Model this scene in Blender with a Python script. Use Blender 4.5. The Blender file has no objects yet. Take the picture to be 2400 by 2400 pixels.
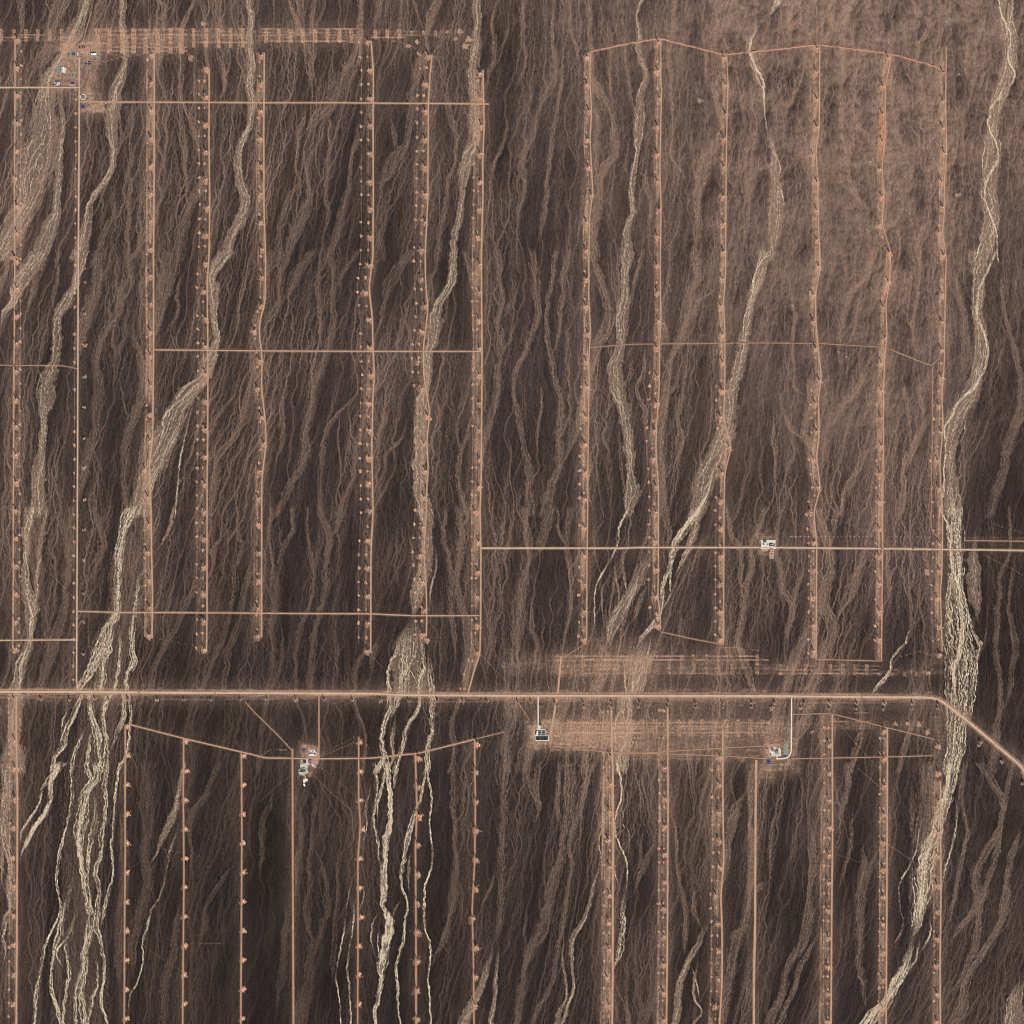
import bpy, bmesh, math, random
import numpy as np
from mathutils import Vector, Matrix
# ================================================================== camera, sky, sun, exposure
scene = bpy.context.scene
M_PER_PX = 3.0                       # the photograph's 2400 map pixels, 3 m of desert each
SPAN = 2400 * M_PER_PX
CAM_D = 80000.0                     # seen from far above, a few degrees off the vertical
OFF = math.radians(6.5)
cam_pos = Vector((-0.5 * math.sin(OFF), 0.866 * math.sin(OFF), math.cos(OFF))) * CAM_D
LENS = 36.0 * CAM_D / SPAN
fwd = (-cam_pos).normalized()
right = fwd.cross(Vector((0, 1, 0))).normalized()
upv = right.cross(fwd).normalized()
cam = bpy.data.cameras.new('camera')
cam.lens = LENS; cam.sensor_width = 36.0; cam.sensor_fit = 'HORIZONTAL'
cam.clip_start = 1000.0; cam.clip_end = 400000.0
cam_ob = bpy.data.objects.new('camera', cam)
scene.collection.objects.link(cam_ob)
cam_ob.matrix_world = Matrix.Translation(cam_pos) @ Matrix((right, upv, -fwd)).transposed().to_4x4()
scene.camera = cam_ob
scene.cycles.filter_width = 1.1
scene.render.resolution_x = scene.render.resolution_y = 1024

SUN_EL, SUN_AZ = math.radians(57), math.radians(153.5)      # compass azimuth, +Y is north
world = bpy.data.worlds.new('World'); scene.world = world; world.use_nodes = True
wn = world.node_tree.nodes; wl = world.node_tree.links
sky = wn.new('ShaderNodeTexSky'); sky.sky_type = 'NISHITA'; sky.sun_disc = False
sky.sun_elevation = SUN_EL; sky.sun_rotation = SUN_AZ; sky.altitude = 1200
sky.air_density = 1.0; sky.dust_density = 0.6
wn['Background'].inputs['Strength'].default_value = 0.05
wl.new(sky.outputs[0], wn['Background'].inputs['Color'])
sun = bpy.data.lights.new('sun', 'SUN'); sun.energy = 3.8; sun.angle = math.radians(0.5); sun.color = (1.0, 0.965, 0.91)
sun_ob = bpy.data.objects.new('sun', sun); scene.collection.objects.link(sun_ob)
sun_ob.rotation_euler = (math.pi / 2 - SUN_EL, 0, math.pi - SUN_AZ)
sd = Vector((math.sin(SUN_AZ) * math.cos(SUN_EL), math.cos(SUN_AZ) * math.cos(SUN_EL), math.sin(SUN_EL)))
sun_ob.rotation_euler = sd.to_track_quat('Z', 'Y').to_euler(); sun_ob.location = sd * 20000
vs = scene.view_settings
vs.view_transform = 'Standard'; vs.look = 'None'; vs.gamma = 1.0; vs.use_curve_mapping = False; vs.exposure = 0.0

C = scene.collection.objects
_F, _R, _U, _P = [np.array(v) for v in (fwd, right, upv, cam_pos)]
def to_world(px, py):
    """map pixel (2400 grid) -> point on the plain; works on arrays"""
    px = np.asarray(px, float); py = np.asarray(py, float)
    a = (px / 2400 - 0.5) * 36.0; b = (0.5 - py / 2400) * 36.0
    d = [_F[i] * LENS + _R[i] * a + _U[i] * b for i in range(3)]
    t = -_P[2] / d[2]
    return _P[0] + d[0] * t, _P[1] + d[1] * t
# ---- dry washes, traced tile by tile (600 px tiles, 3.22 units per map pixel): "tilecol tilerow class | x,y,width ..."
WASH = """
0 0 2|650,0,100 610,150,90 520,290,130 470,400,60 430,470,80 370,600,120 350,720,150 330,850,180 330,1000,230 280,1150,260 260,1300,280 230,1430,260 200,1550,200 120,1700,200 40,1850,180 0,1930,160
0 0 2|430,650,100 460,800,50 480,1000,40 440,1250,60 430,1450,60 420,1600,80 360,1750,120 290,1930,120
0 0 2|930,0,70 920,150,50 940,300,60 940,450,50 900,600,90 860,720,110 850,850,100 840,1000,80 860,1150,60 830,1300,50 720,1470,60 670,1600,60 640,1750,90 600,1930,120
0 0 1|905,860,20 910,960,20 920,1050,40 860,1160,50
0 0 1|1000,780,60 970,1000,70 900,1100,60
0 0 1|440,0,150 400,200,130 330,450,120 200,600,90
0 0 1|150,0,60 170,200,40 130,300,30
0 0 1|1470,0,20 1390,160,40 1370,300,50 1380,450,40 1370,650,50 1380,760,40 1440,900,50 1490,1050,60 1500,1200,50
0 0 1|1200,0,40 1250,60,40 1170,180,30
0 0 1|1290,820,20 1240,900,30 1270,1050,20 1230,1180,40 1200,1300,30
0 0 2|1880,0,60 1890,150,50 1880,350,60 1890,500,70 1880,650,80 1890,780,70 1880,950,50 1820,1080,50 1800,1200,60 1800,1350,70 1850,1500,80 1830,1620,80 1760,1750,80 1700,1930,90
0 0 1|1650,400,50 1700,600,40 1640,770,60
0 0 1|1590,1250,40 1500,1400,60 1440,1500,70 1380,1680,90 1340,1930,110
0 0 1|1310,850,30 1400,1050,40 1390,1300,40 1430,1480,50
0 0 1|830,1400,30 870,1550,30 790,1750,70 750,1930,80
0 0 1|960,1200,20 990,1400,25 970,1600,40 960,1930,40
0 1 2|285,0,130 205,120,130 120,260,110 100,340,60 30,430,70 10,550,90
0 1 2|610,0,110 590,120,70 560,220,60 500,350,90 440,480,70 430,650,80 400,800,80 350,950,130 340,1100,120 330,1220,50 320,1350,60 310,1500,70 290,1650,100 290,1800,110 285,1930,110
0 1 1|740,0,110 720,300,120 640,520,100 590,680,90 550,850,80
0 1 1|300,60,90 240,280,60 190,480,60
0 1 1|440,0,40 430,200,30 400,350,25 430,480,40
0 1 1|930,70,60 920,250,60 890,420,70 800,560,50 750,680,70 720,800,60 750,950,80 740,1150,100 720,1320,60 670,1450,80 640,1600,90 600,1850,80
0 1 1|970,0,60 1000,200,30 930,330,50
0 1 1|1300,0,130 1240,230,110 1190,430,100 1160,600,70 1150,750,60
0 1 1|1090,130,20 1080,250,80 1080,420,40
0 1 1|1380,100,30 1330,300,40 1350,400,30 1260,560,40 1180,660,30
0 1 2|1700,0,110 1610,130,70 1620,250,110 1610,400,60 1620,550,50 1630,650,50 1580,780,110 1520,930,90 1430,1010,120 1340,1130,140 1280,1280,190 1220,1430,190 1180,1550,140 1110,1700,150 1060,1930,150
0 1 3|1500,1000,14 1450,1150,16 1380,1400,18 1350,1600,16 1320,1930,14
0 1 3|1510,940,16 1400,1060,14 1260,1190,20 1230,1350,14 1170,1500,20 1080,1650,20
0 1 1|1000,450,40 1020,640,40 1060,750,50 1090,1000,60 1020,1180,70 980,1300,70 960,1450,80 940,1650,60 970,1850,70 980,1930,70
0 1 1|1890,600,60 1900,900,40 1880,1100,50 1820,1250,60 1750,1380,50 1660,1500,50 1640,1700,60 1590,1930,50
0 1 1|900,920,25 960,1200,25 990,1270,40
0 1 1|780,1650,30 720,1500,30 640,1350,60
0 2 2|225,0,70 200,150,70 190,300,50 190,450,60 210,600,100 230,750,120 220,900,60 200,1020,70 150,1150,90 140,1300,80 130,1400,110 110,1550,110 90,1700,130 110,1930,190
0 2 3|235,60,14 190,300,12 215,480,12 205,620,16 240,800,14 210,1000,20 150,1180,24 150,1330,26
0 2 2|340,0,25 295,250,40 290,430,30 270,560,40 270,700,40 240,850,50
0 2 1|270,0,110 250,300,120 300,700,60
0 2 1|540,0,80 530,150,110 530,400,90 490,600,60 470,800,80 400,1000,100 340,1200,80 300,1330,70
0 2 3|1000,0,140 930,170,60 890,350,90 880,500,80 880,650,70 870,760,60 800,900,120 740,1050,130 680,1200,90 610,1310,60
0 2 3|860,780,80 810,950,110 790,1100,90 770,1340,90
0 2 3|1090,340,60 1050,500,70 1040,620,70 1020,740,60 1000,850,60 990,1000,60 1000,1130,60 960,1230,60 960,1340,50
0 2 3|900,830,30 910,1050,30 880,1250,40 870,1340,40
0 2 1|980,100,120 960,400,240 950,700,220 850,1000,320 830,1340,340
0 2 2|1300,0,25 1260,150,25 1210,250,20 1150,340,20
0 2 3|620,1380,30 560,1530,40 490,1660,40 470,1750,60 420,1850,40 400,1930,40
0 2 3|540,1450,26 480,1560,20 460,1700,20
0 2 3|670,1390,50 690,1550,60 730,1700,60 740,1850,70 740,1930,70
0 2 3|820,1390,60 790,1500,50 800,1650,50 800,1800,60 790,1930,60
0 2 3|930,1400,50 940,1530,40 890,1680,50 820,1820,60
0 2 3|975,1390,25 985,1550,20 975,1750,20 960,1830,20 910,1930,24
0 2 3|650,1600,20 570,1820,30 550,1930,30
0 2 3|700,1600,50 680,1720,40 660,1930,40
0 2 1|800,1390,380 760,1600,330 700,1930,380
0 2 1|1800,0,40 1800,150,40 1820,280,40 1780,450,40 1760,600,50 1740,700,40 1700,900,50 1600,1150,50 1500,1340,50
0 2 1|1890,350,60 1860,500,50 1830,650,50 1800,850,50 1720,1050,60 1690,1340,40
0 2 1|1740,110,30 1620,280,40 1610,400,30 1580,550,20
0 2 1|1460,330,30 1480,500,30 1420,700,50 1330,850,40 1230,1050,50 1140,1250,40 1110,1340,40
0 2 1|740,50,50 780,200,40 700,450,60 640,620,50
1 0 1|790,0,50 800,150,50 790,300,60 760,430,90 690,560,130 620,680,150 560,800,90 450,920,110 390,1050,90
1 0 1|1370,0,90 1320,150,70 1300,260,40 1290,380,30 1240,450,90 1200,600,80 1180,700,70 1200,800,80 1150,950,60 1130,1080,50 1060,1180,130 1000,1300,90 930,1430,60 900,1500,30
1 0 1|1190,0,20 1240,150,20 1280,260,20
1 0 2|1660,0,70 1665,150,65 1665,350,70 1650,500,85 1650,650,95 1650,800,90 1660,950,90 1660,1060,80 1610,1170,100 1580,1270,100 1560,1380,60 1545,1500,50 1530,1650,55 1500,1800,60 1480,1930,60
1 0 1|1830,0,30 1790,200,30 1790,350,50 1800,420,60 1770,550,40 1740,680,30
1 0 1|1920,150,20 1880,300,20 1810,420,30
1 0 1|250,0,20 300,150,30 340,250,40 380,400,60 400,550,50 420,700,50 420,770,40
1 0 1|430,0,30 420,150,40 440,400,40 430,550,30 490,740,20
1 0 1|390,780,40 360,900,60 320,1000,60 310,1150,30 300,1280,30 330,1370,25 270,1450,30 220,1570,50 190,1700,60 170,1930,60
1 0 1|370,1090,50 380,1300,40 400,1450,50 360,1650,90 280,1800,80 250,1930,70
1 0 1|1020,900,50 1050,1080,50 1070,1180,50
1 0 1|1210,1200,60 1215,1500,60 1200,1700,50
1 0 1|1450,620,40 1450,780,50 1480,930,40 1510,1100,40 1500,1250,30 1450,1350,30 1430,1500,40 1400,1700,50 1380,1930,40
1 0 1|580,500,40 590,600,30 570,750,30
1 0 1|930,1700,50 950,1930,50
1 0 1|1890,850,40 1890,1000,40 1850,1130,30 1780,1300,50 1760,1500,30 1740,1650,30
1 0 1|560,830,70 560,1000,40 540,1250,40 530,1450,30 540,1650,40 480,1850,40
1 0 1|780,900,60 720,1200,40 700,1400,40 660,1600,60 600,1800,70 550,1930,60
1 1 1|110,0,80 80,200,60 60,350,50 30,450,40
1 1 1|210,0,50 190,200,60 190,330,50 120,430,60 70,530,50 40,620,30
1 1 1|390,0,60 310,150,90 240,290,100 190,360,70
1 1 1|570,0,45 580,180,50 600,320,50 600,450,60 590,560,70 560,680,60 530,760,60 490,850,60 440,950,60 420,1080,70 400,1200,60 370,1330,70 380,1450,80 340,1600,60 270,1700,50 220,1800,70 170,1930,60
1 1 1|740,0,50 640,180,40 610,260,40
1 1 1|480,0,25 470,150,25 490,350,30 490,600,40 500,740,40
1 1 1|900,0,60 890,120,50
1 1 1|1140,0,60 1000,200,80 970,330,50 960,450,40 930,530,30 890,600,20
1 1 2|1480,0,55 1470,180,70 1420,280,60 1380,350,80 1350,480,120 1330,620,100 1310,720,90 1290,850,70 1300,950,40 1250,1080,90 1245,1200,100 1250,1400,110 1230,1600,100 1250,1780,110 1270,1930,120
1 1 1|1580,0,40 1620,150,40 1660,250,70 1660,500,60 1680,800,50
1 1 1|1830,0,40 1850,200,40 1860,350,30 1820,480,50 1850,600,60 1840,800,60 1830,950,60 1790,1150,60 1760,1280,60 1720,1400,60 1710,1550,30 1740,1700,40
1 1 1|1920,330,40 1880,470,40
1 1 1|790,1010,30 650,1160,25 570,1260,40 520,1370,30 500,1500,40 490,1700,40 490,1930,50
1 1 1|820,1200,60 770,1330,80 750,1500,40 740,1650,30 680,1800,50 620,1930,60
1 1 1|900,1050,30 960,1150,40 970,1250,50 930,1400,60 900,1550,60
1 1 1|1630,1200,60 1570,1400,50 1530,1550,50 1530,1750,40 1580,1930,60
1 1 1|640,1150,20 620,1400,20 640,1600,20 640,1750,20
1 1 1|840,700,50 830,900,60 830,1100,60 800,1230,50
1 1 1|190,1000,30 200,1250,40 180,1450,50 130,1600,50
1 1 1|1000,1700,30 980,1500,30 1090,1380,30 1150,1220,30
1 2 1|110,0,30 100,200,25 130,400,30 140,550,80 150,700,70 120,800,40 130,1000,50 130,1150,50 100,1340,40
1 2 1|80,1400,40 60,1550,40 30,1750,40 20,1930,40
1 2 1|180,800,40 200,950,30 190,1100,40 120,1340,40
1 2 1|280,0,40 270,150,40 200,280,40 160,420,40
1 2 1|490,0,40 560,170,80 540,300,40 530,500,50 500,680,50 470,800,50 430,950,60 420,1150,60 430,1340,70
1 2 1|640,0,50 590,170,50
1 2 1|390,0,20 390,150,25 430,330,25 430,550,25 400,700,25 340,870,40 300,1050,40 290,1340,40
1 2 1|290,1390,30 370,1600,30 380,1760,40
1 2 1|740,1390,40 780,1550,40 820,1700,40 810,1930,40
1 2 1|870,960,30 770,1150,50 740,1340,30
1 2 1|960,850,30 900,1050,60 860,1300,50
1 2 2|1280,0,110 1300,150,80 1290,300,90 1260,450,110 1230,600,120 1200,750,120 1170,830,110
1 2 3|1150,830,90 1110,900,80 1060,1030,60 1000,1200,40 1000,1350,40 1000,1480,70 980,1600,60 960,1720,50 960,1850,60 920,1930,60
1 2 3|1180,800,100 1150,880,100 1120,1050,80 1110,1200,70 1090,1350,60 1060,1480,70 1000,1580,60
1 2 3|1210,820,40 1220,850,30 1250,1000,50 1270,1150,40 1240,1280,40 1230,1420,30 1200,1530,40 1140,1650,40 1110,1750,40 1080,1850,40 1050,1930,40
1 2 3|1290,1000,40 1310,1180,60 1330,1330,60 1330,1500,50 1330,1620,50 1310,1750,40 1290,1850,40 1280,1930,40
1 2 3|1055,1520,25 1030,1700,40 1040,1850,30 1010,1930,30
1 2 3|960,1750,30 990,1850,24 1000,1930,24
1 2 2|1340,180,20 1360,400,15 1320,600,15 1310,780,15
1 2 2|1195,740,90 1185,850,150 1160,1000,230 1150,1340,290
1 2 1|1530,0,60 1550,200,50 1520,450,50 1540,650,60 1570,770,80 1590,900,90 1600,1050,80 1580,1200,70 1570,1350,40
1 2 1|1420,0,30 1420,200,40 1460,350,40 1470,700,40 1500,950,40 1510,1150,30
1 2 1|1910,1250,50 1910,1400,60 1900,1650,70 1880,1930,70
1 2 1|1540,1400,30 1480,1600,50 1490,1800,40 1470,1930,40
1 2 1|600,800,40 600,1000,40 620,1300,30
1 3 3|900,0,40 910,200,25 895,300,25 890,400,30 920,560,30 930,680,30 950,760,50
1 3 4|990,0,30 1010,150,45 1020,300,50 1020,430,50 990,560,60 970,680,60 960,780,70 965,880,75 965,980,60 960,1050,40 1000,1130,70 1000,1230,90 980,1350,80 960,1470,80 940,1580,40 920,1700,40 900,1850,35 905,1930,30
1 3 3|975,0,40 960,100,25 930,220,20 910,420,14
1 3 3|1060,0,30 1050,80,30 1035,170,40
1 3 3|945,1070,14 890,1150,14 870,1300,14 920,1450,18
1 3 3|930,1200,14 920,1350,16 940,1480,20
1 3 3|870,80,20 850,200,18 830,280,15 830,450,15 790,640,12
1 3 3|750,780,10 690,1000,12 670,1200,12 630,1400,12 605,1560,12 630,1750,12 640,1930,12
1 3 3|730,900,10 740,1150,12 710,1350,12 690,1530,14 705,1700,12 715,1930,14
1 3 2|790,850,12 815,950,10 780,1080,10
1 3 3|1280,0,30 1250,200,25 1190,350,40 1150,520,50 1110,680,40 1090,800,40 1110,920,30 1150,1030,20 1130,1150,30 1110,1300,30 1060,1500,20 1070,1700,20 1090,1930,16
1 3 3|1105,960,15 1040,1090,20 1030,1140,20
1 3 2|1170,600,20 1150,800,20 1160,950,16
1 3 3|1290,40,20 1325,250,15 1310,400,15 1330,600,20 1330,750,18 1280,880,18 1270,1050,18 1280,1220,18 1320,1350,20 1300,1600,20 1310,1750,20 1320,1930,20
1 3 1|1490,0,70 1490,250,60 1500,430,40 1500,600,40 1510,780,50 1490,950,80 1470,1100,60 1440,1250,60 1370,1380,50 1320,1500,20
1 3 1|1510,780,30 1560,1000,30 1540,1200,30
1 3 1|1870,0,60 1860,200,50 1870,350,50 1850,550,60 1850,800,60 1850,1000,50 1840,1200,50 1800,1350,60
1 3 2|1800,1330,50 1740,1500,60 1680,1680,50 1600,1850,80 1570,1930,90
1 3 2|1840,1250,30 1820,1500,30 1800,1750,30 1780,1930,40
1 3 1|1820,720,20 1750,950,25 1680,1080,30
1 3 1|400,150,40 440,250,50 430,400,30 410,700,40 400,950,50 390,1100,60 430,1300,40 400,1500,60 370,1750,120 330,1930,100
1 3 1|420,580,16 490,700,20 540,900,40 540,1100,60 480,1280,60 420,1450,60
1 3 1|740,560,30 630,660,20 620,900,30 600,1100,30 590,1350,40 580,1550,40 620,1700,30
1 3 1|230,1000,60 220,1300,60 200,1600,60 150,1850,60
1 3 1|130,100,40 120,250,50 60,400,50 40,650,50 20,850,40
1 3 1|330,250,50 340,500,50 320,800,50 320,1050,40
0 3 4|430,0,50 390,100,44 380,230,40 340,330,40 290,400,44 220,500,50 170,620,44 140,720,20
0 3 3|400,60,40 320,150,26 290,270,20 240,350,20 160,500,18 145,600,16
0 3 3|540,0,30 545,250,25 500,450,20 450,650,20 430,850,15 450,1080,20 370,1280,20 320,1450,30 280,1650,40 260,1930,30
0 3 3|730,0,50 740,80,60 680,150,80 630,250,110 620,400,130 590,500,100 600,620,50 620,750,50 640,900,60 660,1000,60 680,1150,80 680,1250,90 650,1380,60 650,1500,60 620,1650,60 630,1850,60 630,1930,50
0 3 4|720,80,30 650,230,40 610,420,50 590,550,50 610,700,40 640,900,40
0 3 3|800,0,30 790,100,50 800,300,40 770,500,50 770,650,30 720,800,40 750,950,30 740,1050,40 720,1180,40 760,1300,30 780,1450,30 780,1650,30 760,1750,20 810,1930,20
0 3 3|900,0,20 880,150,20 860,350,25 850,600,30 860,780,20 830,950,30 790,1100,40 760,1220,30
0 3 3|580,780,40 520,950,60 480,1100,50 450,1250,60 400,1420,30 390,1600,25 400,1750,30 440,1830,30 470,1930,30
0 3 3|600,1000,40 540,1200,50 500,1380,40 520,1550,30 490,1750,40 480,1930,30
0 3 3|720,1330,30 730,1450,30 720,1650,40 690,1800,40 660,1900,30
0 3 3|640,1400,30 620,1480,30 570,1650,30 570,1930,30
0 3 3|690,120,40 720,300,50 710,450,60 670,630,30 660,760,30 670,900,20
0 3 3|660,0,30 690,80,40 650,200,40
0 3 3|540,1250,26 430,1380,20 470,1500,20
0 3 2|60,0,110 40,200,90 40,500,80 90,750,60 60,900,70 80,1050,60 40,1150,60 10,1250,60
0 3 3|80,1060,20 40,1180,30 20,1300,30 40,1380,24 10,1500,24
0 3 2|10,300,30 20,600,30 10,900,30
0 3 1|650,0,340 640,500,340 620,900,300 600,1300,380 600,1930,400
0 3 1|1100,0,150 1110,250,130 1110,480,90 1080,650,80 1120,850,70 1080,1000,80 1040,1150,90 1000,1400,80 1000,1600,60
0 3 1|1640,0,60 1560,200,60 1470,330,60 1430,450,50 1450,650,30 1430,850,60
0 3 2|1370,60,30 1330,300,50 1260,450,60 1180,650,30 1120,740,30
0 3 3|1350,380,20 1330,500,16 1290,600,12 1260,750,12 1210,950,12 1140,1080,14 1110,1200,12 1080,1320,10 1080,1450,10 1040,1600,10 980,1730,10 970,1850,10
0 3 1|1800,700,40 1700,800,50 1570,1050,40 1540,1200,60 1480,1400,50
0 3 1|1350,1000,60 1320,1350,60 1250,1600,60 1240,1930,60
0 3 1|920,300,60 930,800,70 900,1300,60 900,1700,60
2 0 1|80,0,40 90,300,40 100,500,30 60,600,40 20,700,40
2 0 1|320,0,30 310,300,30 320,450,60 310,600,90 240,720,60 190,900,40 140,1030,60 100,1150,50 90,1300,50 80,1500,40 30,1700,30
2 0 1|440,0,20 440,200,25 500,400,30 520,600,30
2 0 1|580,0,60 590,200,40 600,380,50 600,550,50 650,680,60 740,800,40 760,900,40 780,1050,60 770,1180,60 700,1260,60 660,1400,60 650,1550,80 620,1700,60 620,1930,60
2 0 1|720,100,60 740,300,60 740,600,30 750,780,30
2 0 1|640,750,30 650,950,40 640,1150,50 640,1350,40
2 0 2|980,0,30 940,130,20 960,250,50 960,400,50 1000,550,50 980,700,60 960,850,80 960,1000,80 950,1150,40 910,1320,50 890,1450,50 910,1600,50 880,1720,60 870,1930,100
2 0 1|860,200,60 870,500,30 890,700,30 930,870,40
2 0 1|1000,180,20 1030,350,20
2 0 1|1220,50,60 1210,260,60 1190,400,30 1200,600,30 1210,800,30 1210,1000,20 1210,1200,20 1300,1310,60 1320,1420,60
2 0 1|1030,1200,50 1010,1400,50 1050,1550,40 1020,1800,40
2 0 1|1540,100,120 1550,250,140 1540,450,200 1520,650,80 1570,850,60 1590,980,60 1540,1100,80 1480,1250,120 1440,1400,110 1410,1550,60 1400,1700,60 1380,1930,80
2 0 1|1600,0,300 1600,120,300
2 0 4|1930,70,50 1850,200,44 1805,300,34 1800,400,24 1840,500,24 1890,600,28 1900,700,20 1905,850,16 1925,1000,16
2 0 2|1850,130,80 1790,280,70 1800,400,60 1860,560,80 1900,700,60 1915,900,60
2 0 3|1790,250,12 1775,350,10 1800,440,14
2 0 1|370,400,40 380,600,30 330,850,30 290,1100,40 270,1350,40 240,1600,50 200,1850,60
3 0 2|0,900,30 40,1120,70 60,1250,90 60,1400,100 60,1550,120 60,1700,110 50,1850,80 30,1930,60
3 0 3|5,980,16 25,1120,12 90,1250,12 60,1420,12 15,1550,16 10,1700,10 40,1850,14
3 0 3|40,1180,10 85,1380,12 115,1560,12 100,1750,10
3 0 4|80,0,60 30,80,40 0,130,30
3 0 2|1800,0,110 1800,150,110 1830,300,130 1830,450,130 1800,600,120 1740,750,120 1730,900,120 1700,1050,130 1690,1200,130 1680,1400,130 1690,1600,130 1680,1750,130 1640,1930,160
3 0 4|1745,0,10 1760,100,12 1800,190,24 1830,260,16 1810,450,18 1860,560,18 1800,680,40 1700,800,30 1660,930,20 1720,1080,10 1735,1200,14 1660,1350,30 1640,1490,12 1680,1620,20 1720,1750,12 1730,1930,14
3 0 3|1850,0,14 1840,120,14 1810,240,20 1790,400,20 1820,600,30
3 0 3|1665,940,12 1640,1080,12 1615,1250,14 1650,1400,14
3 0 3|1650,1740,20 1600,1850,20 1570,1930,20
3 0 1|490,0,30 480,150,30 530,230,60 580,400,60 570,600,60 560,800,80 560,1000,60 600,1150,50 610,1350,40 680,1500,60 760,1600,70 740,1700,60
3 0 1|640,0,50 590,150,60 560,280,60
3 0 1|1100,0,30 1150,100,40 1220,180,60 1150,330,40 1140,500,40 1170,700,40 1200,900,40 1260,1050,60
3 0 1|1230,60,40 1220,180,50
3 0 1|170,100,40 180,250,50 160,430,50
3 0 1|290,380,20 250,600,30 170,800,50 80,950,60
3 0 1|460,50,30 520,220,40
3 0 1|880,1150,40 920,1300,50 910,1500,70 870,1700,50
3 0 1|930,500,50 930,700,50 940,900,40
3 0 1|1450,250,30 1500,330,40 1520,600,30 1640,690,30
3 0 1|700,950,40 780,1080,40 840,1130,40
3 0 1|1000,1700,30 1000,1900,40
3 1 2|1590,0,150 1590,200,110 1580,400,100 1610,550,90 1620,700,110 1600,850,90 1520,1050,140 1430,1200,140 1390,1350,110 1380,1500,90 1380,1650,90 1390,1800,140 1400,1930,150
3 1 4|1710,0,16 1640,150,20 1590,280,18 1590,480,24 1640,600,20 1660,720,20 1630,870,22 1560,990,30 1450,1100,20 1390,1210,24 1335,1300,16 1345,1420,16 1330,1600,12 1325,1750,18 1300,1930,14
3 1 3|1640,200,20 1580,330,14 1540,420,14 1580,500,14
3 1 3|1570,1030,16 1500,1180,16 1470,1370,18 1400,1440,14
3 1 3|1580,700,14 1590,850,14 1540,1010,14
3 1 3|1380,1600,14 1420,1780,14 1390,1930,16
3 1 1|1760,80,50 1780,400,30 1830,600,40 1880,800,50 1910,1000,60 1900,1200,90 1830,1400,80 1790,1600,70 1720,1800,90 1690,1930,90
3 1 1|790,0,80 720,200,60 660,250,60 600,380,60 560,550,70 540,700,60 560,850,50
3 1 1|580,50,40 630,220,40
3 1 1|800,720,50 730,850,50 690,1000,60 600,1100,80 520,1200,60 420,1330,60 390,1420,50
3 1 1|330,850,110 330,950,120 330,1100,100 280,1350,80 330,1450,60 340,1600,90 340,1800,110
3 1 1|190,900,30 210,1000,30 290,1060,50
3 1 1|170,200,30 190,400,40 190,550,40 200,700,30 200,950,20
3 1 1|1130,850,60 1160,1100,40 1170,1300,40 1080,1480,60 1020,1600,30 1030,1750,40 990,1930,60
3 1 1|1000,850,20 1050,1100,30 1080,1400,30
3 1 1|1400,100,50 1450,300,60 1480,500,60 1500,800,90 1490,1000,80
3 1 1|1160,50,40 1140,250,40 1100,500,40 1090,700,30
3 1 1|720,1480,60 650,1650,50 590,1750,40 550,1930,60
3 1 1|40,1150,30 40,1400,30 60,1600,30 30,1850,40
3 1 1|120,1200,30 190,1300,40 270,1400,50
3 2 3|1400,0,130 1410,150,130 1410,300,130 1420,450,120 1410,600,150 1430,750,200 1450,900,240 1470,1050,250 1470,1200,250 1470,1350,230 1450,1500,200 1420,1620,180 1410,1800,160 1390,1930,150
3 2 4|1330,40,14 1370,120,14 1380,280,20 1390,400,20 1430,550,30 1460,700,30 1460,900,40 1450,1080,50 1410,1180,50 1410,1350,40 1440,1480,30
3 2 3|1400,640,12 1350,780,12 1350,950,14 1400,1060,14 1420,1150,20
3 2 3|1480,300,20 1450,450,16 1500,700,16 1540,880,20 1590,1000,30 1570,1150,40 1560,1300,40 1530,1450,30
3 2 2|1560,90,40 1550,400,90 1560,650,100 1590,850,70
3 2 1|400,60,80 450,220,80 480,400,80 440,550,110 420,700,110 490,850,90 470,1000,110 400,1150,120 330,1360,90
3 2 1|780,280,30 700,430,60 620,600,90 540,730,70 510,850,60
3 2 1|520,50,50 480,180,50
3 2 1|80,60,30 60,300,40 110,550,60 170,700,60 140,900,60 130,1050,50
3 2 1|300,380,40 210,600,40 180,750,40
3 2 1|310,780,110 300,900,110 250,1020,90 170,1200,90 120,1370,90
3 2 1|90,1420,110 80,1500,120 40,1700,120 20,1930,110
3 2 1|330,1420,110 270,1600,110 200,1780,80
3 2 3|1240,660,16 1180,760,16 1080,870,22 1030,1000,26 940,1100,20 920,1200,24 840,1310,30
3 2 1|920,100,40 900,400,30 920,600,40 900,750,40
3 2 1|1130,400,30 1070,560,30 1100,740,30
3 2 1|1830,50,30 1820,300,30 1750,500,40 1740,700,40 1720,1000,50 1750,1300,40 1740,1500,60 1720,1700,80 1700,1930,90
3 2 1|1880,250,30 1830,550,30 1820,700,30 1860,1000,60 1830,1300,40 1780,1500,40
3 2 1|690,1420,40 720,1600,60 660,1800,60 620,1930,50
3 2 1|1080,1550,60 1040,1750,60 990,1930,50
3 2 1|1650,850,20 1630,1000,30
3 3 3|1390,0,140 1360,150,110 1320,300,110 1290,450,150 1230,600,160 1190,750,150 1190,900,140 1150,1050,110 1130,1180,120 1080,1300,100
3 3 4|1090,1250,70 1050,1450,80 1000,1560,100 930,1680,80 870,1770,80 800,1850,110 740,1930,110
3 3 4|1360,60,40 1340,200,40 1240,560,30 1180,700,40 1160,900,30 1110,1150,40
3 3 4|1240,550,24 1190,720,30 1160,1050,40 1140,1250,30
3 3 3|1230,280,10 1150,420,14 1110,650,14 990,890,12 1000,1070,14 1020,1180,12 910,1400,12
3 3 3|1090,700,14 1090,850,12 1100,1100,20 1060,1300,30
3 3 3|1400,150,14 1430,350,14 1390,600,18 1330,800,18 1310,950,14
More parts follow.
